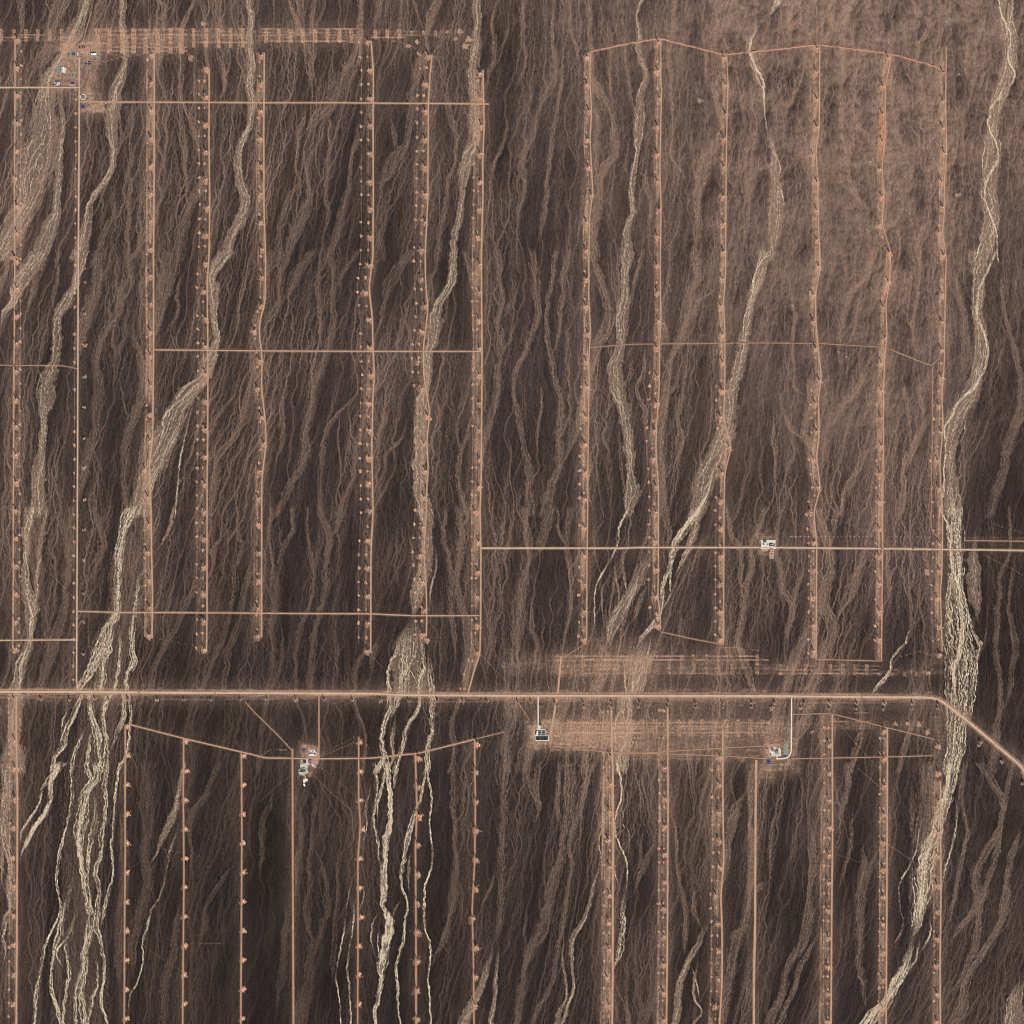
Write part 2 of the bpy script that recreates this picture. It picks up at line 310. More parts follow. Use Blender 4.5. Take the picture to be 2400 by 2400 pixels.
3 3 3|1150,1280,20 1110,1450,20 1040,1560,30
3 3 3|1220,1120,14 1230,1250,14 1150,1400,14
3 3 1|1250,50,200 1240,400,260 1200,800,260 1130,1150,220
3 3 2|1925,1560,100 1870,1750,110 1840,1930,150
3 3 1|1620,0,60 1680,100,60 1750,220,60 1750,450,50 1640,650,60 1570,800,80 1580,950,70 1530,1100,50 1440,1220,60 1340,1370,50
3 3 1|1830,60,40 1760,400,40 1700,700,50 1650,850,50 1600,1100,50 1580,1300,60 1450,1600,60 1330,1750,50
3 3 1|1920,450,60 1850,600,60 1800,850,50 1800,1000,80 1740,1200,60 1620,1380,60 1500,1600,60 1470,1800,80 1400,1930,80
3 3 1|1480,50,50 1470,250,40 1500,450,40 1450,700,40 1400,950,40 1370,1200,40
3 3 1|600,0,50 610,150,50 540,350,50 550,400,40 510,520,40
3 3 1|330,420,50 340,700,70 320,900,50 300,1100,80 270,1300,80 150,1500,60 110,1700,60 40,1850,70 20,1930,80
3 3 1|390,1230,40 330,1350,40 250,1500,50 190,1700,40 80,1930,60
3 3 1|720,550,50 720,850,80 690,1050,60 690,1300,70 700,1500,60 730,1650,50 740,1850,40
3 3 1|640,300,30 600,700,40 520,950,30
3 3 1|830,600,40 760,800,40 730,950,40
3 3 1|1080,100,40 1100,350,60 1090,600,50
3 3 1|90,300,40 40,450,40 20,700,30 10,850,30
2 1 1|150,0,60 180,250,70 190,420,60 170,550,50 100,720,40 30,880,40 15,1050,30 50,1250,40 90,1450,40 130,1620,60 130,1800,60 140,1930,80
2 1 1|320,50,40 270,400,40 270,650,40 300,820,50 340,1000,50 370,1150,70 350,1350,60 370,1550,70 310,1700,80 240,1930,100
2 1 1|420,0,50 380,300,50 370,450,40 320,750,40
2 1 1|210,900,30 220,1150,30 190,1350,30 200,1550,30
2 1 1|620,0,60 680,250,70 720,430,70 690,570,90 640,680,90 600,900,60 540,1100,100 500,1250,90 450,1430,60 380,1560,60
2 1 2|880,0,70 850,200,60 840,350,100 830,550,100 830,650,70 790,800,100 800,1000,120 840,1150,90 860,1300,80 880,1450,80 900,1650,70 900,1800,110 870,1930,60
2 1 1|900,680,30 900,850,30 850,1020,30
2 1 1|800,1280,30 820,1500,30 840,1700,30 870,1900,30
2 1 1|960,50,30 910,250,30 900,450,30
2 1 1|1000,650,40 990,850,40 950,1000,30 1000,1150,40 1010,1400,40
2 1 1|1390,0,80 1390,200,80 1360,350,120 1320,500,100 1280,620,100 1210,750,60 1180,900,70 1150,1050,90 1140,1250,60 1120,1450,90 1130,1650,70 1150,1930,80
2 1 1|1130,450,60 1190,700,40
2 1 1|1560,230,40 1430,330,40 1340,500,50
2 1 1|1290,900,30 1270,1100,40 1250,1250,40 1280,1400,40 1190,1650,40
2 1 2|1900,0,100 1860,200,80 1810,300,70 1780,450,70 1760,600,80 1730,750,90 1700,900,100 1660,1050,110 1640,1200,120 1600,1350,140 1550,1500,160 1480,1650,160 1430,1800,150 1390,1930,130
2 1 3|1920,0,30 1840,130,26 1800,330,18 1750,480,12 1740,600,12 1710,720,10
2 1 4|1530,1550,14 1500,1700,16 1460,1830,24 1400,1930,40
2 1 3|900,1850,14 870,1930,14
2 2 3|1390,0,90 1300,130,80 1240,220,70 1210,310,60 1200,420,40 1150,550,40 1140,680,40 1110,780,30 1050,860,40 980,950,60 930,1050,30
2 2 4|1380,20,30 1280,160,24 1220,260,24 1205,400,16 1190,520,14 1190,620,12 1130,760,14
2 2 2|1400,60,60 1340,230,60 1280,380,50 1220,500,50
2 2 3|1170,480,12 1140,560,12 1120,690,12
2 2 2|1000,960,220 960,1150,220 930,1340,140
2 2 3|1050,880,20 1040,1020,12 1000,1150,12 960,1250,16 890,1360,20
2 2 3|850,1180,12 850,1280,12 860,1370,15
2 2 3|930,1230,10 910,1330,10
2 2 3|850,1400,15 820,1500,25 780,1570,20 780,1700,12 780,1830,14
2 2 3|880,1400,15 880,1500,15 860,1600,20 865,1750,15 820,1830,30 800,1930,44
2 2 2|850,1400,120 840,1600,150 810,1930,140
2 2 2|1080,260,100 1060,330,100 1000,400,120 950,500,110 880,620,90 800,780,110 760,900,100 740,1050,70
2 2 1|1040,540,40 960,680,50 920,850,50
2 2 3|860,0,20 830,60,20 800,130,15 800,230,20 760,330,18 680,450,13 630,560,12 620,750,12 630,940,10
2 2 2|830,260,20 850,450,20 870,600,20 880,680,14
2 2 2|780,430,16 690,560,14 680,680,12 690,850,12
2 2 2|790,300,20 780,450,16 810,650,16 790,780,16
2 2 1|90,0,60 100,150,60 130,250,50 130,400,40 80,560,100 60,700,120 40,900,90 30,1150,60
2 2 1|280,0,80 220,230,90 160,370,60
2 2 1|150,600,30 150,800,40 180,1000,40 150,1250,40
2 2 1|430,50,50 400,200,50 430,400,40 440,600,30 450,750,40 380,950,60
2 2 1|340,0,30 350,150,30 400,260,40
2 2 1|1150,0,50 1190,170,50 1150,300,40
2 2 1|1640,50,30 1650,150,40 1730,300,40 1720,500,50 1710,650,40
2 2 1|1880,60,40 1820,230,50 1810,400,50 1770,600,60 1730,800,60 1700,980,40 1770,1150,60 1810,1340,40
2 2 1|640,950,90 700,1100,130 620,1340,80
2 2 1|40,1400,70 10,1650,60
2 2 1|400,1400,90 330,1600,100 290,1750,90
2 2 1|560,1400,80 560,1700,70 540,1930,70
2 2 1|130,1700,120 90,1930,110
2 3 1|430,0,100 430,250,100 400,430,80 390,560,50 360,700,70 320,850,90 280,1050,90 220,1220,110 150,1350,90 110,1500,50 60,1700,60 30,1930,60
2 3 1|600,0,60 530,200,50 490,400,50 440,580,40 460,720,30 430,950,30 390,1200,36 340,1450,40 290,1650,36 180,1850,40 160,1930,40
2 3 1|350,50,40 350,300,40 380,500,40
2 3 2|390,1150,20 390,1300,16 380,1450,20 410,1600,20 410,1750,20 360,1850,40 340,1930,40
2 3 2|640,560,20 660,700,16 610,900,24 550,1130,30 460,1300,40 450,1500,24 460,1700,24 420,1800,30 370,1930,40
2 3 1|200,0,40 180,200,50 200,300,40 160,450,50
2 3 1|120,1000,30 100,1250,40 110,1400,60 
2 3 4|800,0,26 825,120,16 822,240,12 795,330,20 775,400,16 790,520,16 820,600,12 860,690,12 870,830,14 860,950,30
2 3 3|830,260,12 840,400,14 800,500,20 840,470,10
2 3 3|870,880,30 850,1000,50 835,1100,50 825,1220,50 810,1340,60 780,1450,60 750,1560,20
2 3 3|770,640,10 780,800,12 820,930,12
2 3 2|840,400,10 880,500,8 875,650,8
2 3 3|690,280,20 680,450,14 655,560,14 672,720,14 660,800,14
2 3 1|710,300,100 680,500,80
2 3 1|710,1550,80 700,1750,90 700,1930,90
2 3 1|1780,150,60 1700,300,100 1660,450,70 1620,700,70 1560,900,60 1500,1050,60
2 3 2|1490,1080,40 1450,1220,50 1390,1350,50 1330,1460,50 1280,1600,60 1260,1800,60 1220,1930,60
2 3 2|1410,1370,20 1400,1480,20 1380,1600,30 1380,1750,20 1430,1830,14 1370,1930,20
2 3 2|1340,1470,20 1390,1600,16 1420,1780,16
2 3 1|1830,50,120 1810,300,50 1800,600,50 1790,900,60 1760,1150,70 1700,1300,90 1650,1550,90 1610,1750,70 1580,1930,60
2 3 1|1090,540,40 1010,700,50 960,850,40 900,980,30
2 3 1|990,450,30 960,720,30 910,850,30
2 3 1|1230,350,30 1260,850,30 1310,1100,40 1300,1450,40
2 3 1|1380,880,40 1380,1080,50 1420,1200,40
2 3 1|1900,850,40 1850,950,40
2 3 1|850,1700,40 870,1930,50
"""
# ---- roads: "kind width(map px) name | tilecol tilerow x,y x,y ... / tilecol tilerow x,y ..."
ROADS = """
dirt 3.6 A|0 0 113,300 113,660 112,1000 108,1400 112,1932/0 1 110,200 108,600 105,830 103,1400 100,1932/0 2 100,500 97,1030
dirt 5.0 A2|0 2 122,1385 122,1700 128,1932/0 3 131,300 130,500 128,1000 125,1500 122,1945
pave 3.6 B|0 0 597,430 597,760 597,1000 595,1400 590,1932/0 1 588,600 587,900 585,1500 583,1932/0 2 580,700 577,1300 590,1347
pave 3.4 W660|0 0 -14,660 593,660
dirt 3.6 E770|0 0 600,768 1150,770 1930,775/1 0 600,775 1300,780 1755,785
dirt 4.2 C|0 0 1163,395 1163,770 1163,1300 1158,1932/0 1 1158,700 1155,1000 1152,1350 1125,1600 1132,1750 1140,1932/0 2 1143,300 1150,600 1147,945
dirt 3.6 D|0 0 1578,520 1577,1100 1583,1500 1577,1932/0 1 1562,200 1568,600 1568,1000 1567,1400 1562,1700 1562,1932/0 2 1562,760 1558,1055
dirt 3.8 E|1 0 62,400 58,1000 60,1600 72,1932/1 1 68,350 30,480 25,600 45,750 42,1000 65,1200 78,1400 55,1580 43,1700 43,1932/1 2 42,400 42,945
dirt 4.0 F|1 0 868,310 885,520 883,1000 885,1500 882,1932/1 1 852,240 878,470 882,700 893,900 880,1100 873,1500 883,1932/1 2 867,300 866,700 865,1055
dirt 3.6 G|1 0 1328,415 1310,600 1300,800 1297,1500 1275,1932/1 1 1280,200 1298,400 1262,700 1265,900 1312,1180 1288,1400 1300,1600 1288,1750 1285,1932/1 2 1265,300 1285,600 1288,780 1285,940
dirt 4.2 H|1 0 1712,530 1718,800 1722,930 1710,1200 1712,1500 1700,1932/1 1 1705,700 1703,1100 1698,1700 1690,1932/1 2 1697,300 1695,800 1690,1070 1650,1180 1598,1375
dirt 3.4 I|2 0 590,395 588,600 600,850 588,1050 610,1450 585,1650 580,1932/2 1 578,300 592,560 578,800 582,950 575,1300 570,1932/2 2 565,400 563,970
dirt 3.4 J|2 0 1120,290 1122,600 1128,700 1120,950 1115,1300 1125,1550 1118,1932/2 1 1118,250 1125,480 1112,700 1110,1000 1090,1300 1085,1450 1105,1750 1105,1932/2 2 1105,400 1100,650 1118,760 1120,880
dirt 3.4 K|2 0 1618,410 1630,650 1622,900 1615,1300 1612,1932/2 1 1607,200 1595,350 1607,600 1605,1000 1597,1230 1655,1440 1605,1640 1600,1932/2 2 1598,500 1595,1000
dirt 3.8 L|3 0 388,335 387,800 385,980 360,1130 375,1350 380,1700 390,1932/3 1 395,90 357,280 360,500 378,700 403,900 380,1080 387,1330 365,1520 395,1750 345,1932/3 2 368,250 365,700 362,1105
red 3.4 M|3 0 930,410 905,560 885,650 882,1050 865,1200 860,1280 878,1480 858,1680 922,1890/3 1 920,180 888,370 897,600 880,750 872,1000 870,1400 865,1932/3 2 865,270 860,700 855,1125
dirt 3.4 N|3 0 1342,350 1340,800 1348,1150 1332,1350 1335,1560 1315,1750 1345,1932/3 1 1338,200 1330,800 1310,1080 1322,1260 1310,1420 1295,1560 1305,1750 1318,1932/3 2 1315,280 1310,480 1300,600 1315,1050
track 2.2 N2|3 1 1240,835 1238,1300 1232,1932/3 2 1228,40 1235,160 1290,190
red 3.2 TOP|2 0 590,390 850,335 1110,290 1350,350 1600,412 1780,395 1930,380/3 0 380,337 700,378 920,405 1120,460 1340,525
dirt 3.2 M710|0 1 1165,708 1930,715/1 1 1000,720 1698,720
track 2.2 M660|2 1 590,690 900,665 1200,662 1930,655/3 1 400,660 880,688 1240,832 1310,735
track 2.4 W825|0 1 -14,823 480,828 580,850
dirt 3.4 S757|0 2 590,750 900,757 1930,763/1 2 870,768 1170,782 1685,782
pave 3.2 W968|0 2 -14,968 320,966 572,965
main 5.4 MAIN|0 2 -14,1357 580,1357 1200,1362 1930,1366/1 2 900,1370 1100,1382 1930,1386/2 2 850,1386 1930,1388/3 2 650,1395 1150,1398 1230,1400 1290,1412 1350,1455 1500,1572 1700,1740 1920,1925/3 3 1945,62
pave 4.2 R270|1 2 1700,272 1930,272/2 2 850,272 950,268 1870,268/3 2 0,268 800,275 1945,290
track 2.6 R215|3 2 1490,215 1945,220
track 2.6 LK|3 2 368,1112 860,1125
track 2.6 LK2|2 2 1130,905 1350,955 1590,1000
dirt 3.4 SW|0 2 985,1605 1400,1712 1840,1815 1930,1836/1 2 60,1855 470,1862 860,1858 1230,1820 1650,1715
track 2.4 SW2|1 2 1655,1713 1870,1660
orange 4.2 P1|0 2 945,1610 945,1932/0 3 943,200 945,600 940,1200 937,1945
orange 4.0 P2|0 2 1385,1712 1385,1932/0 3 1382,200 1385,400 1388,800 1383,1300 1378,1945
orange 4.0 P3|0 2 1820,1815 1822,1932/0 3 1825,500 1822,1000 1817,1945
orange 5.0 P4|1 2 275,1790 275,1932/1 3 278,900 282,1945
orange 3.8 P5|1 2 775,1700 775,1932/1 3 775,250 788,420 768,700 770,1000 767,1945
dirt 3.0 P5n|1 2 475,1378 475,1858
orange 4.4 P6|1 2 1202,1828 1205,1932/1 3 1215,300 1203,600 1207,1200 1208,1945
orange 4.0 P7|1 2 1650,1718 1652,1932/1 3 1655,300 1650,700 1630,1080 1640,1400 1645,1945
dirt 5.4 P8|2 2 750,1490 755,1830 760,1932/2 3 765,500 760,1000 760,1600 755,1945
dirt 4.4 P9|2 2 1175,1480 1175,1932/2 3 1178,200 1175,600 1172,1300 1165,1945
dirt 4.4 P10|2 2 1590,1640 1590,1932/2 3 1590,200 1598,700 1575,970 1585,1200 1585,1600 1565,1945
dirt 6.0 P11|2 3 1843,-60 1838,300 1835,800 1835,1150 1825,1600 1825,1945
dirt 4.4 P12|3 2 485,1530 485,1932/3 3 487,500 480,1100 475,1945
dirt 4.4 P13|3 2 900,1632 900,1932/3 3 898,600 895,1200 890,1945
dirt 4.2 P14|3 3 1300,100 1305,900 1298,1500 1300,1945
concrete 2.4 CA|2 2 197,1392 197,1638
concrete 2.6 CB|3 2 178,1402 175,1830 168,1852 150,1861 60,1862
track 2.8 T1|2 2 310,1765 740,1815 1000,1818 1590,1780 1930,1765
track 2.6 T2|2 2 745,1817 1180,1825 1570,1840 1930,1862
track 2.8 T3|3 2 172,1862 900,1848 1240,1838
track 2.8 T4|3 2 185,1527 475,1520 870,1620 1280,1720
dirt 5.0 T5|2 2 372,1085 345,1372
dirt 6.0 T5b|2 2 338,1402 290,1680
track 2.4 T6|2 2 382,1102 545,1000
track 2.6 T7|0 0 590,340 625,330 640,250 690,90
track 2.2 T8|0 0 745,470 690,600 675,640
track 2.4 T9|0 2 1850,1430 1925,1520/1 2 0,1522 180,1700 270,1800
track 2.4 T10|2 2 45,1430 130,1570
"""
# ---- wind turbines: foot of each tower, row by row
TURB = """
A|0 0 133,295 130,503 130,710 130,920 130,1130 118,1338 130,1550 130,1755/0 1 112,2 128,32 128,240 128,445 125,655 125,862 122,1078 122,1280 120,1495 122,1702 120,1912/0 2 122,188 122,398 122,610 120,820 120,1028
C|0 0 1147,410 1145,620 1145,828 1142,1038 1142,1246 1140,1455 1142,1662 1138,1872/0 1 1137,145 1137,355 1138,568 1137,750 1137,978 1132,1185 1132,1392 1097,1605 1118,1818/0 2 1128,90 1112,298 1128,508 1128,715 1128,925
D|0 0 1557,512 1557,722 1555,930 1556,1138 1553,1350 1568,1562 1553,1768/0 1 1555,50 1540,258 1553,468 1553,675 1553,885 1552,1090 1552,1302 1550,1505 1545,1718 1543,1925/0 2 1542,195 1542,408 1542,612 1540,820 1542,1030
E|1 0 42,415 40,625 38,832 35,1040 37,1248 35,1458 38,1672 47,1878/1 1 47,155 43,368 -12,560 30,785 15,995 45,1208 60,1410 30,1618 22,1825/1 2 20,85 22,300 18,510 15,720 15,928
F|1 0 850,308 868,520 868,735 866,938 864,1150 864,1362 866,1568 864,1782/1 1 862,62 828,268 860,470 862,690 875,890 857,1105 858,1308 855,1515 850,1705 865,1912/1 2 848,205 848,412 848,622 848,832 845,1042
G|1 0 1305,418 1280,625 1280,832 1280,1045 1275,1255 1278,1462 1280,1672 1255,1880/1 1 1250,165 1280,370 1257,565 1222,790 1253,995 1298,1205 1268,1412 1278,1618 1270,1815/1 2 1262,110 1238,320 1258,525 1272,732 1263,920
H|1 0 1692,548 1695,740 1703,945 1692,1155 1690,1365 1690,1575 1675,1782/1 1 1690,60 1690,270 1683,478 1687,690 1685,895 1685,1105 1683,1310 1685,1530 1683,1735 1655,1925/1 2 1680,220 1675,445 1672,635 1670,848 1670,1055
I|2 0 568,425 568,632 582,832 568,1048 580,1258 600,1468 562,1675 560,1885/2 1 560,170 558,375 575,580 562,792 570,985 557,1212 550,1415 553,1630 548,1830/2 2 550,115 550,325 548,540 548,745 545,955
J|2 0 1105,318 1100,530 1112,740 1098,948 1100,1158 1098,1365 1112,1580 1098,1780/2 1 1095,62 1098,268 1110,485 1092,688 1095,905 1093,1108 1075,1312 1068,1525 1088,1735 1085,1930/2 2 1083,215 1090,425 1085,632 1100,850
K|2 0 1600,432 1612,638 1612,860 1600,1045 1600,1255 1595,1475 1598,1685 1597,1895/2 1 1590,170 1578,378 1590,590 1590,800 1588,1010 1575,1210 1640,1440 1585,1630 1580,1840/2 2 1580,115 1580,325 1577,535 1577,745 1575,955
L|3 0 370,360 370,540 370,745 368,955 342,1165 370,1372 368,1585 368,1805/3 1 383,75 342,290 342,490 360,695 388,935 358,1110 370,1320 345,1530 382,1740 325,1930/3 2 350,222 347,430 345,640 345,848 345,1045
M|3 0 908,435 868,650 865,858 863,1065 843,1272 860,1482 842,1692 912,1900/3 1 908,190 870,385 882,615 857,805 857,1012 853,1218 855,1430 847,1640 848,1850/3 2 843,125 843,330 842,535 840,745 838,955
N|3 0 1320,545 1320,760 1320,962 1333,1152 1312,1370 1318,1560 1292,1752 1325,1925/3 1 1315,285 1312,495 1310,705 1310,910 1290,1125 1308,1325 1280,1540 1292,1750/3 2 1298,235 1295,440 1278,645 1295,858 1295,1068
a|0 2 115,1720 115,1928/0 3 115,225 105,440 97,665 107,885 105,1103 105,1320 105,1550 105,1770
f|1 2 1228,1845/1 3 1228,132 1235,355 1220,568 1222,790 1220,1010 1220,1228 1218,1448 1217,1668 1217,1885
g|1 2 1668,1738/1 3 1665,20 1665,245 1663,460 1663,680 1660,900 1635,1125 1660,1345 1658,1565 1655,1785
h|2 2 742,1838/2 3 742,115 742,325 730,535 738,740 737,950 737,1160 735,1365 720,1575 735,1785
i|2 2 1150,1925/2 3 1155,225 1155,435 1152,640 1152,850 1150,1055 1150,1265 1145,1475 1145,1690 1143,1895
j|2 2 1570,1845/2 3 1565,120 1563,330 1565,545 1577,745 1540,955 1558,1165 1560,1370 1557,1585 1535,1790
k|3 2 465,1748/3 3 462,30 463,235 470,440 460,650 460,858 458,1065 458,1275 455,1490 453,1695 452,1905
l|3 2 878,1645 875,1855/3 3 875,130 875,345 870,555 872,760 870,965 868,1170 868,1385 868,1590 863,1805
m|3 2 1288,1755/3 3 1288,30 1288,245 1285,480 1285,660 1280,880 1282,1075 1280,1280 1270,1485 1275,1698 1275,1905
"""
# ---- bare concrete foundations without towers yet
FOUND = """
p|0 2 965,1620 965,1838/0 3 962,128 962,348 962,568 960,788 960,1010 958,1228 955,1450 955,1670 953,1890
q|0 2 1402,1733/0 3 1412,22 1402,242 1400,462 1400,682 1398,902 1396,1122 1398,1342 1394,1562 1394,1782
r|0 2 1842,1840/0 3 1840,128 1838,348 1838,568 1838,788 1836,1010 1840,1228 1836,1450 1834,1672 1832,1892
s|1 2 788,1740/1 3 790,28 786,245 808,465 784,685 786,905 798,1128 782,1345 780,1562 780,1785
"""
# ---- transmission pylons
PYL = """
road|0 2 105,1402 310,1408 528,1412 718,1408 822,1412 968,1408 1187,1412 1388,1412 1592,1414 1815,1412/1 2 85,1408 302,1410 515,1412 730,1414 940,1418 1155,1422 1370,1422 1560,1424 1745,1426/2 2 45,1432 145,1430 325,1437 538,1434 755,1436 965,1434 1182,1434 1385,1438 1587,1440 1812,1438/3 2 50,1438 272,1438 467,1440 672,1442 880,1442 1092,1442 1285,1447 1435,1584 1600,1732 1765,1882/3 3 1922,115
south|2 2 215,1460 340,1462 545,1466 757,1468 957,1466 1172,1468 1388,1468 1590,1468 1810,1470/3 2 27,1478 248,1476 460,1482 662,1482 872,1482 1085,1482 1280,1480 1430,1612 1595,1758
west|0 1 641,192 641,430 641,668 641,906 636,1136 636,1372 636,1592 638,1832/0 2 633,132 633,358 633,608 629,824 629,1068 628,1302
"""

# ------------------------------------------------------------------ ground raster
S=3.22; PX0,PX1=-22.0,2422.0; NGX,NGY=1640,846      # cells are narrow across the drainage and longer along it
SX=(PX1-PX0)/NGX; SY=(PX1-PX0)/NGY; NX=NGX+1; NY=NGY+1
gx=PX0+SX*np.arange(NX); gy=PX0+SY*np.arange(NY)
GX,GY=np.meshgrid(gx,gy)                       # [row(y), col(x)] in map pixels
GX=GX.astype(np.float32); GY=GY.astype(np.float32)
def tile(c,r,x,y): return 600*c+x/S, 600*r+y/S
def sstep(a,b,x):
    t=np.clip((x-a)/(b-a),0,1); return t*t*(3-2*t)
_tab={}
def vnoise(x,y,seed):
    """smooth value noise at arbitrary coordinates, about -1..1"""
    T=_tab.get(seed)
    if T is None:
        T=np.random.RandomState(seed).uniform(-1,1,(257,257)).astype(np.float32)
        T[256]=T[0]; T[:,256]=T[:,0]; _tab[seed]=T
    xf=np.floor(x); yf=np.floor(y)
    tx=(x-xf).astype(np.float32); ty=(y-yf).astype(np.float32)
    xi=xf.astype(np.int32)&255; yi=yf.astype(np.int32)&255
    tx=tx*tx*(3-2*tx); ty=ty*ty*(3-2*ty)
    a=T[yi,xi]; b=T[yi,xi+1]; c=T[yi+1,xi]; d=T[yi+1,xi+1]
    return a+(b-a)*tx+(c-a)*ty+(a-b-c+d)*tx*ty
def fbm(x,y,seed,o=4,g=0.5):
    s=0;a=1;n=0
    for k in range(o):
        s=s+a*vnoise(x*2**k+17.3*k,y*2**k+9.1*k,seed+k); n+=a; a*=g
    return s/n
def blur(a,n0):
    for ax in (0,1):
        n=max(1,int(round(n0*(2.07/SY if ax==0 else 2.07/SX)))) if a.shape==(NY,NX) else int(n0)
        for _ in range(2):
            p=np.pad(a,[(n+1,n) if i==ax else (0,0) for i in (0,1)],mode='edge')
            c=np.cumsum(p,axis=ax,dtype=np.float64)
            a=((c[2*n+1:]-c[:-2*n-1]) if ax==0 else (c[:,2*n+1:]-c[:,:-2*n-1]))/(2*n+1)
    return a.astype(np.float32)
def interp1(ys,vs,y):
    """monotone-ish cubic (finite difference hermite)"""
    ys=np.asarray(ys,float); vs=np.asarray(vs,float)
    d=np.diff(vs)/np.diff(ys); m=np.empty_like(vs); m[0]=d[0]; m[-1]=d[-1]
    m[1:-1]=(d[1:]+d[:-1])/2
    i=np.clip(np.searchsorted(ys,y)-1,0,len(ys)-2); h=ys[i+1]-ys[i]; t=(y-ys[i])/h
    return ((1+2*t)*(1-t)**2)*vs[i]+t*(1-t)**2*h*m[i]+t*t*(3-2*t)*vs[i+1]+t*t*(t-1)*h*m[i+1]
def parse_wash():
    out=[]
    for ln in WASH.strip().splitlines():
        head,pts=ln.split('|'); c,r,k=map(int,head.split())
        P=sorted([tuple(map(float,p.split(','))) for p in pts.split()],key=lambda p:p[1]); on=[False,False]
        def ext(i,j,y): return (P[i][0]+(P[i][0]-P[j][0])/(P[i][1]-P[j][1])*(y-P[i][1]),y,P[i][2])
        if P[0][1]<=60: P=[ext(0,1,-60)]+P; on[0]=True
        elif r==2 and 1375<=P[0][1]<=1425: P=[ext(0,1,1345)]+P; on[0]=True
        if P[-1][1]>=1890: P=P+[ext(-1,-2,1990)]; on[1]=True
        elif r==2 and 1305<=P[-1][1]<=1372: P=P+[ext(-1,-2,1390)]; on[1]=True
        A=np.array([(*tile(c,r,x,y),w/S) for x,y,w in P])
        keep=np.concatenate([[True],np.diff(A[:,1])>0.5]); out.append((k,A[keep],on))
    return out
def lines_of(txt):
    for ln in txt.strip().splitlines():
        head,rest=ln.split('|'); pts=[]
        for seg in rest.split('/'):
            t=seg.split(); c,r=int(t[0]),int(t[1])
            for p in t[2:]:
                x,y=map(float,p.split(',')); pts.append(tile(c,r,x,y))
        yield head.split(),np.array(pts)
def seg_paint(buf,pts,hw,val=1.0,soft=1.2):
    """max-paint a polyline of half width hw (map px) into buf"""
    for (x0,y0),(x1,y1) in zip(pts[:-1],pts[1:]):
        m=hw+soft+1
        c0=max(0,int((min(x0,x1)-m-PX0)/SX)); c1=min(NX,int((max(x0,x1)+m-PX0)/SX)+2)
        r0=max(0,int((min(y0,y1)-m-PX0)/SY)); r1=min(NY,int((max(y0,y1)+m-PX0)/SY)+2)
        if c1<=c0 or r1<=r0: continue
        X=GX[r0:r1,c0:c1]; Y=GY[r0:r1,c0:c1]
        dx,dy=x1-x0,y1-y0; L=dx*dx+dy*dy+1e-9
        t=np.clip(((X-x0)*dx+(Y-y0)*dy)/L,0,1)
        d=np.hypot(X-x0-t*dx,Y-y0-t*dy)
        v=val*(1-sstep(hw-soft*0.5,hw+soft*0.5,d))
        np.maximum(buf[r0:r1,c0:c1],v,out=buf[r0:r1,c0:c1])
def dab(buf,x,y,r,val,rays=0,seed=0,sx=1.0):
    """irregular patch, optionally with rays (tyre marks running out of a pad)"""
    m=r*2.2+2
    c0=max(0,int((x-m-PX0)/SX)); c1=min(NX,int((x+m-PX0)/SX)+2)
    r0=max(0,int((y-m-PX0)/SY)); r1=min(NY,int((y+m-PX0)/SY)+2)
    if c1<=c0 or r1<=r0: return
    X=(GX[r0:r1,c0:c1]-x)*sx; Y=GY[r0:r1,c0:c1]-y
    a=np.arctan2(Y,X); d=np.hypot(X,Y); q=np.random.RandomState(seed)
    R=r*(1+0.18*np.sin(2*a+q.uniform(0,6))+0.15*np.sin(3*a+q.uniform(0,6)))
    if rays:
        for k in range(rays):
            th=q.uniform(-np.pi,np.pi); w=q.uniform(.10,.2); da=np.abs((a-th+np.pi)%(2*np.pi)-np.pi)
            R=np.maximum(R,r*q.uniform(1.3,1.9)*np.exp(-(da/w)**2))
    v=val*(1-sstep(0.55,1.1,d/R)) if not rays else val*(1-sstep(0.75,1.1,d/R))
    np.maximum(buf[r0:r1,c0:c1],v,out=buf[r0:r1,c0:c1])

